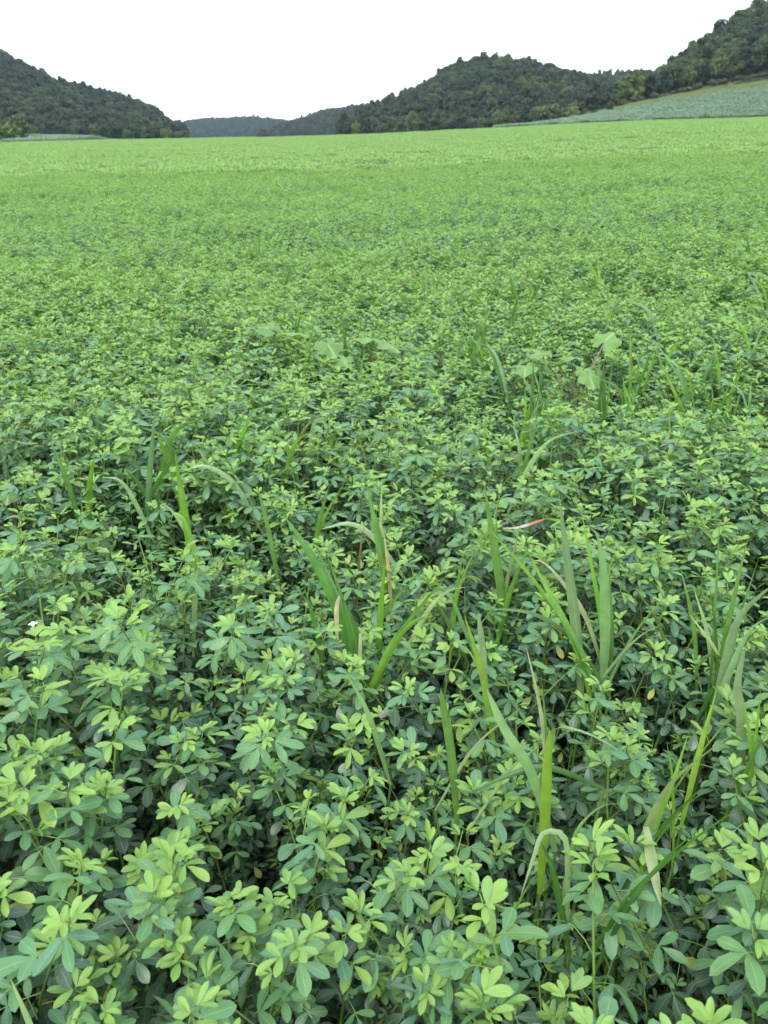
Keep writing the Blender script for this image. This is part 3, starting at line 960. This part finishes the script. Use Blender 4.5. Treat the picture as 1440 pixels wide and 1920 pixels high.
# further off: lighter shoots
X2, Y2 = crop_points(5.2, 17.0, .058, 22, .9)
H2 = 1 + (crop_height(X2, Y2) - 1) * 1.0
k2 = rng.random(len(X2)) < np.clip((H2 - .35) * 2.2, .25, 1)
X2, Y2, H2 = X2[k2], Y2[k2], H2[k2]
p2, r2, s2 = inst(X2, Y2, H2, ground_z(X2, Y2), .12)
s2 = s2 * 1.0
i2 = 2 * NP + rng.integers(0, NP, len(p2))
protos = [plant_mesh(P, 1, i) for i, P in enumerate(PLANTS)] + [plant_mesh(P, 1, 80 + i) for i, P in enumerate(BRIGHTENED)] + [plant_mesh(P, 2, 50 + i) for i, P in enumerate(BRIGHTENED)]
# far: pieces of crop a metre across
def patch(seed, n=560, w=1.25):
    r = random.Random(seed); mb = MB()
    for k in range(n):
        x, y = r.uniform(-w / 2, w / 2), r.uniform(-w / 2, w / 2)
        hh = CANOPY * (1 + .20 * (float(noise(x + seed * 3, y, .22, 8)) - .5) + .16 * (float(noise(x + seed * 5, y, .5, 9)) - .5))
        tone = r.random()
        for j in range(7):
            a = r.uniform(0, 6.28)
            young = j < 3
            s = r.uniform(.016, .028)
            d = r.uniform(.005, .05)
            q = Vector((x + math.cos(a) * d, y + math.sin(a) * d, hh - (0 if young else r.uniform(.02, .13))))
            nrm = Vector((r.gauss(0, .85), r.gauss(0, .85), 1)).normalized()
            t_ = Matrix.Rotation(a, 3, nrm) @ nrm.orthogonal().normalized()
            b_ = nrm.cross(t_)
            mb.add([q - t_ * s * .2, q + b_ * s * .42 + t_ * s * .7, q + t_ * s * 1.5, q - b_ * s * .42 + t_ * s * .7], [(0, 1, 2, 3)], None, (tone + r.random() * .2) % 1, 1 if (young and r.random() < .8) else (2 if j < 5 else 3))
    return mb.mesh('crop_piece', MATS)
NPT = 7
protos += [patch(700 + i) for i in range(NPT)]
X3, Y3 = [], []
y = 16.6
while y < D_EDGE:
    hw = .56 * y + 3
    xs = np.arange(-hw, hw, 1.0) + rng.uniform(0, 1)
    X3.append(xs + rng.uniform(-.1, .1, len(xs))); Y3.append(np.full(len(xs), y) + rng.uniform(-.1, .1, len(xs)))
    y += 1.0
X3, Y3 = np.concatenate(X3), np.concatenate(Y3)
H3 = 1 + .22 * (noise(X3, Y3, 1.7, 12) - .5) + .2 * (noise(X3, Y3, 6, 13) - .5)
low = noise(X3, Y3, 1.3, 14) > .93
H3 = np.where(low, H3 * .72, H3)
n3 = len(X3)
r3 = np.zeros((n3, 3)); r3[:, 2] = rng.uniform(0, 6.28, n3)
p3 = np.stack([X3, Y3, ground_z(X3, Y3)], -1)
s3 = np.stack([np.ones(n3), np.ones(n3), H3], -1)
i3 = 3 * NP + rng.integers(0, NPT, n3)
scatter('alfalfa_crop', np.concatenate([p1, p2, p3]), np.concatenate([r1, r2, r3]), np.concatenate([s1, s2, s3]), np.concatenate([i1, i2, i3]), protos,
        'dense green alfalfa crop filling the field out to the hills', 'crop')

# ------------------------------------------------------------------ grass clumps
GREEN, BRIGHT, DEEP, PALE, GREY, YEL, DRY = (.095, .205, .05), (.12, .26, .035), (.055, .14, .03), (.23, .33, .18), (.15, .25, .12), (.18, .30, .05), (.30, .27, .16)
def catmull(P, n):
    P = [P[0] * 2 - P[1]] + P + [P[-1] * 2 - P[-2]]
    seg = len(P) - 3
    out = []
    for i in range(n):
        s = i / (n - 1) * seg
        k = min(int(s), seg - 1); t = s - k
        a, b, c, d = P[k], P[k + 1], P[k + 2], P[k + 3]
        out.append(.5 * ((2 * b) + (c - a) * t + (2 * a - 5 * b + 4 * c - d) * t * t + (3 * b - a - 3 * c + d) * t ** 3))
    return out
M_DYING = None
def blade_mesh(pts, width, yaw, fold=.35, n=14, mat=None, blunt=False):
    pts = catmull(pts, n)
    mb = MB()
    vs, fs, uv = [], [], []
    side0 = Vector((math.cos(yaw), math.sin(yaw), 0))
    prev = None
    ln = [0]
    for i in range(1, n): ln.append(ln[-1] + (pts[i] - pts[i - 1]).length)
    for i, p in enumerate(pts):
        t = ln[i] / ln[-1]
        tan = (pts[min(i + 1, n - 1)] - pts[max(i - 1, 0)]).normalized()
        sd_ = (side0 - tan * side0.dot(tan)).normalized() if prev is None else (prev - tan * prev.dot(tan)).normalized()
        sd_ = Matrix.Rotation(.05, 3, tan) @ sd_
        prev = sd_
        nr = tan.cross(sd_)
        wp_ = .5 + .5 * min(1, t / .45) if t < .45 else (1 - ((t - .45) / .55) ** (1.9 if not blunt else 6)) ** .9
        hw = width * .5 * max(wp_, .03)
        for s in (-1, -.5, 0, .5, 1):
            vs.append(p + sd_ * hw * s + nr * (abs(s) * hw * fold))
            uv.append((.5 + .5 * s, t))
    for i in range(n - 1):
        for c in range(4):
            fs.append((i * 5 + c, i * 5 + c + 1, (i + 1) * 5 + c + 1, (i + 1) * 5 + c))
    mb.add(vs, fs, uv, random.random())
    return mb.mesh('blade', [mat or M_GRASS])

def blade(parent, base, tip, wpx, colr, mids=(), lean=None, free=False, mat=None, yaw=None, blunt=False, label=None):
    """base, mids and tip are pixels of the photograph; the foot goes on down to the soil"""
    B = spot(base[0], base[1], -.02)
    d0 = B.y
    L = math.hypot(tip[0] - base[0], tip[1] - base[1]) * d0 / FPX
    if lean is None: lean = random.uniform(-.10, .22) * L
    pts = []
    chain = list(mids) + [tip]
    if not free:
        g = float(ground_z(B.x, B.y))
        nx = at(chain[0][0], chain[0][1], d0 + lean / len(chain))
        dv = nx - B
        foot = B - dv.normalized() * .07 - Vector((0, 0, .05))
        foot.z = max(foot.z, g + .08)
        mb_ = MB()
        root = Vector((parent.location.x * .6 + foot.x * .4, parent.location.y * .6 + foot.y * .4, g))
        mb_.tube([p - parent.location for p in (root, root * .4 + foot * .6, foot)], [.0024, .0022, .0016], 6)
        cu = link('culm', mb_.mesh('culm', [M_GRASS]), parent)
        cu.color = (.07, .15, .03, 1)
        pts = [foot, B]
    else:
        pts = [B + Vector((0, 0, .012))]
    for k, q in enumerate(chain):
        pts.append(at(q[0], q[1], d0 + lean * (k + 1) / len(chain)))
    depth = d0 * CP + .65 * SP
    wid = .86 * wpx * depth / FPX
    yw = yaw if yaw is not None else random.uniform(-.3, .3)
    me = blade_mesh([p - parent.location for p in pts], wid, yw, mat=mat, blunt=blunt)
    o = link('blade', me, parent)
    o.color = (*[c * random.uniform(.9, 1.1) for c in colr], 1)
    if label: o['label'] = label
    return o

def clump(base, label, blades, group=None):
    B = spot(base[0], base[1])
    e = link('grass_clump', None, None, (B.x, B.y, float(ground_z(B.x, B.y))))
    e.empty_display_size = .03
    tag(e, label, 'grass', group)
    for b in blades:
        blade(e, *b[:4], **(b[4] if len(b) > 4 else {}))
    return e

def dying_material():
    m = leaf_material('dying_blade', [(.30, .29, .22), (.33, .31, .25)], .3, (1.1, 1, .8), .5, .4, .1)
    nt = m.node_tree
    bs = next(n for n in nt.nodes if n.type == 'BSDF_PRINCIPLED')
    src = bs.inputs['Base Color'].links[0].from_socket
    tc = next(n for n in nt.nodes if n.type == 'TEX_COORD')
    sep = nt.nodes.new('ShaderNodeSeparateXYZ'); nt.links.new(tc.outputs['UV'], sep.inputs[0])
    mr = nt.nodes.new('ShaderNodeMapRange')
    mr.inputs[1].default_value = .52; mr.inputs[2].default_value = .66
    nt.links.new(sep.outputs[1], mr.inputs[0])
    mi = nt.nodes.new('ShaderNodeMix'); mi.data_type = 'RGBA'
    mi.inputs[7].default_value = (.33, .11, .045, 1)
    nt.links.new(mr.outputs[0], mi.inputs[0]); nt.links.new(src, mi.inputs[6])
    nt.links.new(mi.outputs[2], bs.inputs['Base Color'])
    return m
M_DYING = dying_material()

clump((950, 1112), 'upright grass clump holding a pale dying blade with a red tip', [
    ((940, 1105), (908, 908), 21, GREEN), ((950, 1100), (979, 972), 13, GREY), ((958, 1112), (1002, 1000), 16, BRIGHT),
    ((1022, 1118), (915, 988), 8, YEL), ((936, 1090), (930, 960), 10, GREEN),
    ((940, 1002), (1026, 972), 13, DRY, dict(free=True, mat=M_DYING, lean=-.02, yaw=.1, mids=((975, 990),), label='pale dying blade with a rusty red tip'))])
clump((1085, 1215), 'grass clump with one very tall straight grey-green blade', [
    ((1085, 1212), (1048, 925), 24, (.11, .20, .09)), ((1083, 1215), (990, 1035), 17, BRIGHT), ((1100, 1158), (990, 1056), 12, PALE, dict(mids=((1050, 1085), (1015, 1052)))),
    ((1080, 1205), (900, 1140), 12, DEEP, dict(mids=((1000, 1150),))), ((1090, 1220), (1010, 1095), 11, GREEN)])
clump((1133, 1190), 'grass clump with a broad striped blade folded over at its top', [
    ((1128, 1155), (1089, 948), 17, BRIGHT), ((1135, 1195), (1108, 990), 24, GREY, dict(mids=((1133, 1080), (1122, 1010)))), ((1140, 1180), (1172, 1008), 10, YEL, dict(mids=((1143, 1070),))),
    ((1122, 1052), (1078, 1086), 8, BRIGHT, dict(free=True)), ((1148, 1170), (1140, 1050), 16, GREEN)])
clump((1352, 1225), 'large loose grass clump with wide arching pale blades', [
    ((1338, 1215), (1351, 952), 10, GREEN), ((1356, 1222), (1403, 1003), 15, GREEN), ((1362, 1250), (1475, 1080), 26, GREY, dict(mids=((1385, 1165), (1430, 1115)))),
    ((1302, 1180), (1276, 1062), 11, GREEN), ((1348, 1230), (1290, 1148), 8, PALE), ((1352, 1235), (1290, 1290), 9, DEEP, dict(mids=((1320, 1235),))),
    ((1370, 1240), (1430, 1170), 14, DEEP), ((1365, 1232), (1425, 1040), 13, GREEN), ((1330, 1200), (1300, 1100), 12, PALE), ((1372, 1255), (1460, 1150), 18, PALE, dict(mids=((1410, 1180),))), ((1345, 1210), (1330, 1090), 12, DEEP), ((1340, 1190), (1296, 1170), 9, PALE, dict(mids=((1315, 1165),)))])
clump((1192, 1195), 'small clump of two pale blades leaning over the alfalfa', [
    ((1190, 1192), (1265, 1098), 15, GREY), ((1190, 1203), (1252, 1165), 11, PALE), ((1235, 1170), (1185, 1095), 8, DEEP)])
clump((1410, 1405), 'grass clump with a broken grey blade and two bright spikes', [
    ((1392, 1345), (1400, 1205), 24, GREY, dict(mids=((1385, 1290),), blunt=True)), ((1410, 1402), (1388, 1285), 14, BRIGHT), ((1416, 1402), (1427, 1288), 12, BRIGHT), ((1418, 1410), (1450, 1360), 13, GREEN)])
clump((1312, 1405), 'single yellowing pointed blade beside long pale arching blades', [
    ((1314, 1405), (1346, 1288), 16, YEL)])
clump((1222, 1560), 'grass clump sending a long pale blade arching out over the crop', [
    ((1215, 1562), (1395, 1362), 30, GREY, dict(mids=((1255, 1480), (1310, 1425)), lean=-.03)), ((1232, 1545), (1292, 1372), 17, YEL, dict(mids=((1262, 1470),))), ((1240, 1560), (1345, 1450), 22, DEEP),
    ((1270, 1530), (1340, 1470), 15, GREEN), ((1262, 1470), (1250, 1390), 8, BRIGHT)])
clump((1024, 1535), 'stiff deep green blade with a long side blade bent over flat', [
    ((1023, 1532), (1031, 1368), 24, BRIGHT, dict(blunt=True, lean=0)), ((1032, 1400), (1175, 1415), 17, GREY, dict(mids=((1045, 1366), (1105, 1378)), lean=-.04)), ((1022, 1395), (985, 1205), 11, PALE, dict(mids=((1010, 1310),))),
    ((1026, 1400), (1015, 1265), 8, GREEN), ((1030, 1440), (880, 1490), 15, DEEP, dict(mids=((950, 1455),)))])
clump((1000, 1455), 'grass clump with a wide blunt grey blade bending backwards', [
    ((1000, 1455), (912, 1290), 24, GREY, dict(mids=((950, 1370),), blunt=True)), ((890, 1402), (983, 1322), 9, PALE), ((960, 1440), (1010, 1400), 9, PALE)])
clump((1205, 1560), 'pale limp blade hanging down over the alfalfa leaves', [
    ((1208, 1566), (1240, 1700), 24, PALE, dict(free=True, mids=((1222, 1612),), lean=-.08, yaw=0.0))])
clump((1180, 1690), 'long dark arching blades lying low among alfalfa stems', [
    ((1178, 1690), (1455, 1482), 20, DEEP, dict(mids=((1250, 1620), (1350, 1540)), lean=.02)), ((1180, 1700), (1330, 1540), 16, DEEP, dict(mids=((1250, 1610),)))])
clump((1065, 1640), 'small grass tuft with a blade folded into a tight arch', [
    ((1066, 1645), (975, 1685), 15, PALE, dict(mids=((1060, 1572), (1020, 1562), (1000, 1610)), lean=-.03)), ((1070, 1620), (1180, 1508), 15, GREY, dict(mids=((1085, 1555), (1130, 1512)))), ((1040, 1640), (1010, 1570), 18, DEEP), ((975, 1690), (1022, 1620), 12, GREEN)])
clump((642, 1192), 'grass clump with one long leaning blade and a wide dark blade', [
    ((628, 1130), (532, 965), 24, GREEN, dict(mids=((590, 1050),))), ((664, 1192), (641, 1118), 32, DEEP, dict(lean=0)), ((638, 1130), (634, 1212), 12, DRY, dict(free=True, mids=((632, 1140),), lean=-.06)),
    ((632, 1115), (586, 1015), 8, GREY), ((592, 1178), (570, 1100), 13, DEEP), ((650, 1150), (612, 1035), 8, GREEN)])
clump((720, 1168), 'spreading grass clump with bright upright and slanting blades', [
    ((714, 1165), (722, 1050), 17, BRIGHT), ((722, 1152), (813, 1046), 15, GREEN), ((745, 1200), (852, 1062), 19, GREEN), ((742, 1202), (818, 1154), 19, BRIGHT, dict(mids=((780, 1165),))),
    ((856, 1122), (868, 1038), 13, BRIGHT), ((800, 1150), (880, 1100), 12, PALE, dict(mids=((840, 1110),))), ((868, 1085), (906, 1003), 7, GREY), ((825, 1140), (800, 1115), 10, DEEP), ((850, 1130), (822, 1095), 9, GREY)])
clump((716, 1052), 'grass clump with a pale blade bowed flat to one side', [
    ((717, 1052), (687, 900), 17, GREEN), ((714, 1010), (716, 896), 8, PALE), ((728, 1062), (718, 988), 9, DRY), ((700, 1008), (602, 992), 13, PALE, dict(mids=((655, 982),))), ((676, 1032), (684, 980), 6, (.17, .11, .05)), ((722, 1050), (705, 960), 10, GREEN)])
clump((600, 988), 'small forked grass tuft of a green and a bright blade', [
    ((598, 987), (618, 908), 13, GREEN), ((604, 982), (650, 898), 9, BRIGHT)])
clump((662, 1335), 'thin pale blade hanging beside a short slanting green one', [
    ((676, 1200), (661, 1332), 12, PALE, dict(free=True, mids=((674, 1250),), lean=-.03)), ((692, 1342), (647, 1258), 13, GREY)])
clump((845, 1405), 'single stout upright green blade among open alfalfa', [
    ((846, 1405), (826, 1290), 21, GREEN, dict(blunt=True))])
clump((905, 1272), 'bright green grass tuft with a cut-off folded blade', [
    ((907, 1272), (870, 1150), 17, BRIGHT), ((907, 1235), (897, 1148), 14, GREY, dict(blunt=True)), ((915, 1190), (935, 1270), 12, DEEP, dict(free=True)), ((898, 1255), (866, 1202), 8, YEL)])
clump((280, 925), 'loose grass clump with dark upright blades and bowed pale ones', [
    ((278, 926), (291, 772), 13, (.09, .17, .07)), ((304, 892), (328, 812), 15, GREEN), ((285, 925), (352, 822), 11, DEEP), ((247, 932), (190, 895), 11, PALE, dict(mids=((222, 900),))), ((338, 812), (392, 764), 11, PALE, dict(mids=((355, 780),))), ((262, 910), (235, 880), 13, DEEP)])
clump((350, 1002), 'tall bright pointed blade with a folded yellow-green one at its foot', [
    ((352, 1000), (328, 848), 17, BRIGHT), ((356, 1006), (320, 985), 12, YEL, dict(mids=((340, 970), (324, 964)))), ((330, 968), (298, 938), 9, PALE)])
clump((437, 868), 'single broad bright blade rising from even alfalfa', [((437, 868), (478, 760), 16, BRIGHT), ((430, 860), (470, 740), 6, GREEN)])
clump((168, 922), 'short pointed blade beside a thin upright stalk', [((168, 922), (178, 850), 16, BRIGHT), ((178, 850), (186, 775), 4, GREEN), ((130, 915), (92, 825), 11, GREEN, dict(mids=((105, 850),)))])
clump((420, 918), 'low pale blade curved like a bow across the alfalfa', [((446, 918), (345, 882), 13, PALE, dict(mids=((415, 888), (380, 874)))), ((410, 905), (365, 832), 9, GREY), ((450, 905), (425, 880), 8, PALE)])
clump((505, 1002), 'slim dark blade leaning alone between alfalfa tops', [((506, 1002), (482, 908), 12, GREEN)])
clump((366, 1110), 'short pale stub of a blade low in the alfalfa', [((366, 1112), (372, 1062), 12, PALE, dict(blunt=True))])
clump((60, 1905), 'pale pointed blade alone among dark alfalfa leaves', [((60, 1935), (20, 1835), 18, PALE)])
clump((1000, 862), 'grass clump with thin blades arching wide apart', [((990, 880), (1085, 808), 11, PALE, dict(mids=((1030, 828),))), ((975, 850), (965, 800), 10, PALE), ((995, 865), (1080, 845), 8, GREY), ((985, 870), (1010, 790), 10, GREEN), ((910, 830), (912, 780), 12, BRIGHT), ((870, 830), (880, 800), 10, PALE)])
clump((590, 820), 'small pale grass tuft with a drooping blade', [((585, 822), (612, 785), 16, GREY, dict(mids=((592, 792),))), ((600, 815), (655, 803), 10, PALE), ((575, 800), (600, 780), 9, PALE)])
# grass standing up farther out in the crop
far = [(1262, 775), (1180, 770), (1320, 760), (1010, 745), (930, 700), (1230, 690), (1290, 720), (1370, 740), (560, 650), (575, 690), (665, 665), (420, 575), (310, 680), (320, 870), (540, 870),
       (1040, 800), (1000, 800), (905, 640), (880, 655), (1190, 700), (1345, 690), (1420, 650), (1055, 590), (1000, 560), (960, 545), (1150, 600), (640, 490), (600, 465), (480, 475), (500, 440), (425, 430), (405, 435), (660, 480), (345, 400), (570, 430), (785, 545), (540, 530),
       (1310, 560), (1120, 520), (1400, 470), (850, 490), (860, 380), (700, 430), (120, 620), (60, 660), (230, 560), (700, 720), (1430, 560), (1240, 620), (960, 610), (1130, 745), (1410, 770)]
for k, (a, b) in enumerate(far):
    sc_ = (b - 250) / 500.0
    bl = []
    for j in range(random.randint(2, 5)):
        dx = random.gauss(0, 24) * sc_; hh = random.uniform(40, 95) * sc_
        c = random.choice([GREEN, BRIGHT, DEEP, GREY, GREEN, BRIGHT])
        x0 = a + random.gauss(0, 10) * sc_
        kw = {}
        if random.random() < .45:
            sg = random.choice([-1, 1])
            kw['mids'] = ((x0 + sg * hh * .25, b - hh * .6),)
            bl.append(((x0, b), (x0 + sg * hh * .85, b - hh * .85), random.uniform(6, 11) * sc_, c, kw))
        else:
            bl.append(((x0, b), (x0 + dx, b - hh), random.uniform(6, 12) * sc_, c))
    clump((a, b), 'small tuft of grass blades poking above the even alfalfa farther out', bl, 'grass tufts scattered farther out in the crop')

# ------------------------------------------------------------------ broad-leaved weeds
M_WEED = leaf_material('weed_leaf', [(.095, .20, .055), (.12, .24, .06), (.09, .19, .06)], .35, None, .5, .4, .5, vein_scale=6.0)
M_WEEDSTEM = leaf_material('weed_stem', [(.12, .13, .06), (.16, .12, .07)], .05, None, .6, .3, 0)
def weed_leaf_mesh(seed, R_):
    """rounded, shallowly lobed blade notched at its stalk"""
    r = random.Random(seed)
    n = 44
    vs, uv, fs = [(0, 0, 0)], [(.5, 0)], []
    rings = (.35, .7, 1.0)
    ph = r.uniform(0, 1)
    for q in rings:
        for k in range(n + 1):
            a = -math.pi * .93 + 2 * math.pi * .93 * k / n
            lob = 1 + .13 * math.cos(a * 5 + ph * .3) + .04 * math.cos(a * 19 + ph) * (q > .9)
            rr = R_ * q * lob
            x, y_ = math.sin(a) * rr, math.cos(a) * rr + R_ * .15 * q
            z = .10 * R_ * math.cos(a * 5 + 1.5) * q * q - .22 * R_ * q * q + .05 * R_ * math.sin(a * 3 + ph * 6) * q
            vs.append((x, y_, z)); uv.append((.5 + .5 * math.sin(a) * q, q))
    for k in range(n):
        fs.append((0, 1 + k + 1, 1 + k))
        for g in range(2):
            o = 1 + g * (n + 1)
            fs.append((o + k, o + k + 1, o + n + 1 + k + 1, o + n + 1 + k))
    mb = MB(); mb.add(vs, fs, uv, 0)
    return mb.mesh('weed_leaf', [M_WEED])
WEED_ME = [weed_leaf_mesh(i, 1.0) for i in range(4)]
def weed(base, label, leaves, group=None):
    B = spot(base[0], base[1], -.05)
    g = float(ground_z(B.x, B.y))
    e = link('broadleaf_weed', None, None, (B.x, B.y, g)); e.empty_display_size = .05
    tag(e, label, 'weed', group)
    mb = MB(); mb.tube([(0, 0, 0), (.01, 0, .2), (0, .01, .36), (.01, 0, CANOPY - .02)], [.006, .0055, .005, .003], 6)
    link('stem', mb.mesh('weed_stem', [M_WEEDSTEM]), e)
    for (lx, ly, rpx, dd, tx, ty) in leaves:
        p = at(lx, ly + 24, B.y + dd)
        dep_ = B.y * CP + .65 * SP
        q = p - e.location
        mb = MB(); mb.tube([(0, 0, CANOPY * .6), Vector((q.x * .5, q.y * .5, CANOPY * .6 + (q.z - CANOPY * .6) * .7)), q], [.003, .0025, .002], 5)
        st = link('leaf_stalk', mb.mesh('weed_stalk', [M_WEEDSTEM]), e)
        az = math.atan2(q.y, q.x) - math.pi / 2
        lf = link('leaf', random.choice(WEED_ME), e, q, (tx, ty, az), .72 * rpx * dep_ / FPX)
weed((600, 690), 'broad-leaved weed with several large round pale leaves above the alfalfa', [
    (548, 600, 40, .05, -.15, .25), (505, 592, 30, .12, .1, -.3), (615, 622, 34, -.05, -.5, .1), (640, 650, 26, -.1, -.3, .3)])
weed((705, 690), 'broad-leaved weed whose two round leaves spread flat on reddish stalks', [
    (690, 610, 36, .03, -.1, .1), (725, 620, 34, -.02, -.3, -.2), (775, 650, 34, .0, -.7, .2), (800, 665, 26, -.05, -.5, .3)])
weed((1085, 720), 'broad-leaved weed with lobed leaves over a dark opening in the crop', [
    (1070, 645, 34, .04, -.2, .1), (1105, 680, 32, -.04, -.7, -.1), (1135, 615, 36, .12, .5, .2), (1045, 655, 28, .05, -.2, .3), (1010, 640, 22, .1, -.1, -.3)])
weed((985, 705), 'low broad-leaved weed with pale leaves leaning together', [
    (985, 664, 30, -.03, -.3, .2), (1000, 650, 26, .05, -.2, -.2), (960, 680, 20, 0, -.5, .2)])
weed((1075, 800), 'small broad-leaved weed with bright leaves behind arching grass', [
    (1070, 760, 26, 0, -.4, .1), (1100, 770, 22, .05, -.2, -.3)])
weed((20, 925), 'broad-leaved weed with one wide smooth pale leaf at the crop top', [(5, 885, 34, 0, -.3, .2), (15, 905, 22, -.03, -.5, -.2)])

# small white flower on a stalk
M_PETAL = leaf_material('white_petal', [(.8, .82, .76), (.75, .8, .7)], .3, (1, 1, 1), .5, .3, 0)
B = spot(62, 1172, .02)
e = link('white_flower', None, None, (B.x, B.y, float(ground_z(B.x, B.y)))); tag(e, 'tiny white flower just above the alfalfa leaves', 'flower')
mb = MB(); mb.tube([(0, 0, .1), (.003, 0, .3), (0, 0, B.z - e.location.z)], [.0012, .001, .0008], 5); link('stalk', mb.mesh('flower_stalk', [M_STEM]), e)
vs, fs, uv = leaflet(7, 5, fold=.4, curl=.4, wide=1.5, seed=3)
mb = MB(); mb.add(vs, fs, uv, 0); pm = mb.mesh('petal', [M_PETAL])
for k in range(4):
    link('petal', pm, e, (0, 0, B.z - e.location.z), (.5, 0, k * 1.57 + .4), .0065)

# ------------------------------------------------------------------ haze over the valley
def build_haze():
    x0, x1, y0, y1, z0, z1 = -6500, 6500, -60, 4200, -60, 240
    v = [(x, y, z) for z in (z0, z1) for y in (y0, y1) for x in (x0, x1)]
    f = [(0, 2, 3, 1), (4, 5, 7, 6), (0, 1, 5, 4), (2, 6, 7, 3), (0, 4, 6, 2), (1, 3, 7, 5)]
    me = bpy.data.meshes.new('haze'); me.from_pydata(v, [], f)
    m = bpy.data.materials.new('haze'); m.use_nodes = True
    nt = m.node_tree; nt.nodes.clear()
    pv = nt.nodes.new('ShaderNodeVolumePrincipled')
    pv.inputs['Color'].default_value = (.62, .80, 1.0, 1)
    pv.inputs['Density'].default_value = .000075
    pv.inputs['Density Attribute'].default_value = ''
    pv.inputs['Anisotropy'].default_value = .2
    out = nt.nodes.new('ShaderNodeOutputMaterial')
    nt.links.new(pv.outputs[0], out.inputs['Volume'])
    me.materials.append(m)
    o = link('haze', me)
    tag(o, 'thin pale haze lying over the whole valley', 'haze', kind='stuff')
build_haze()
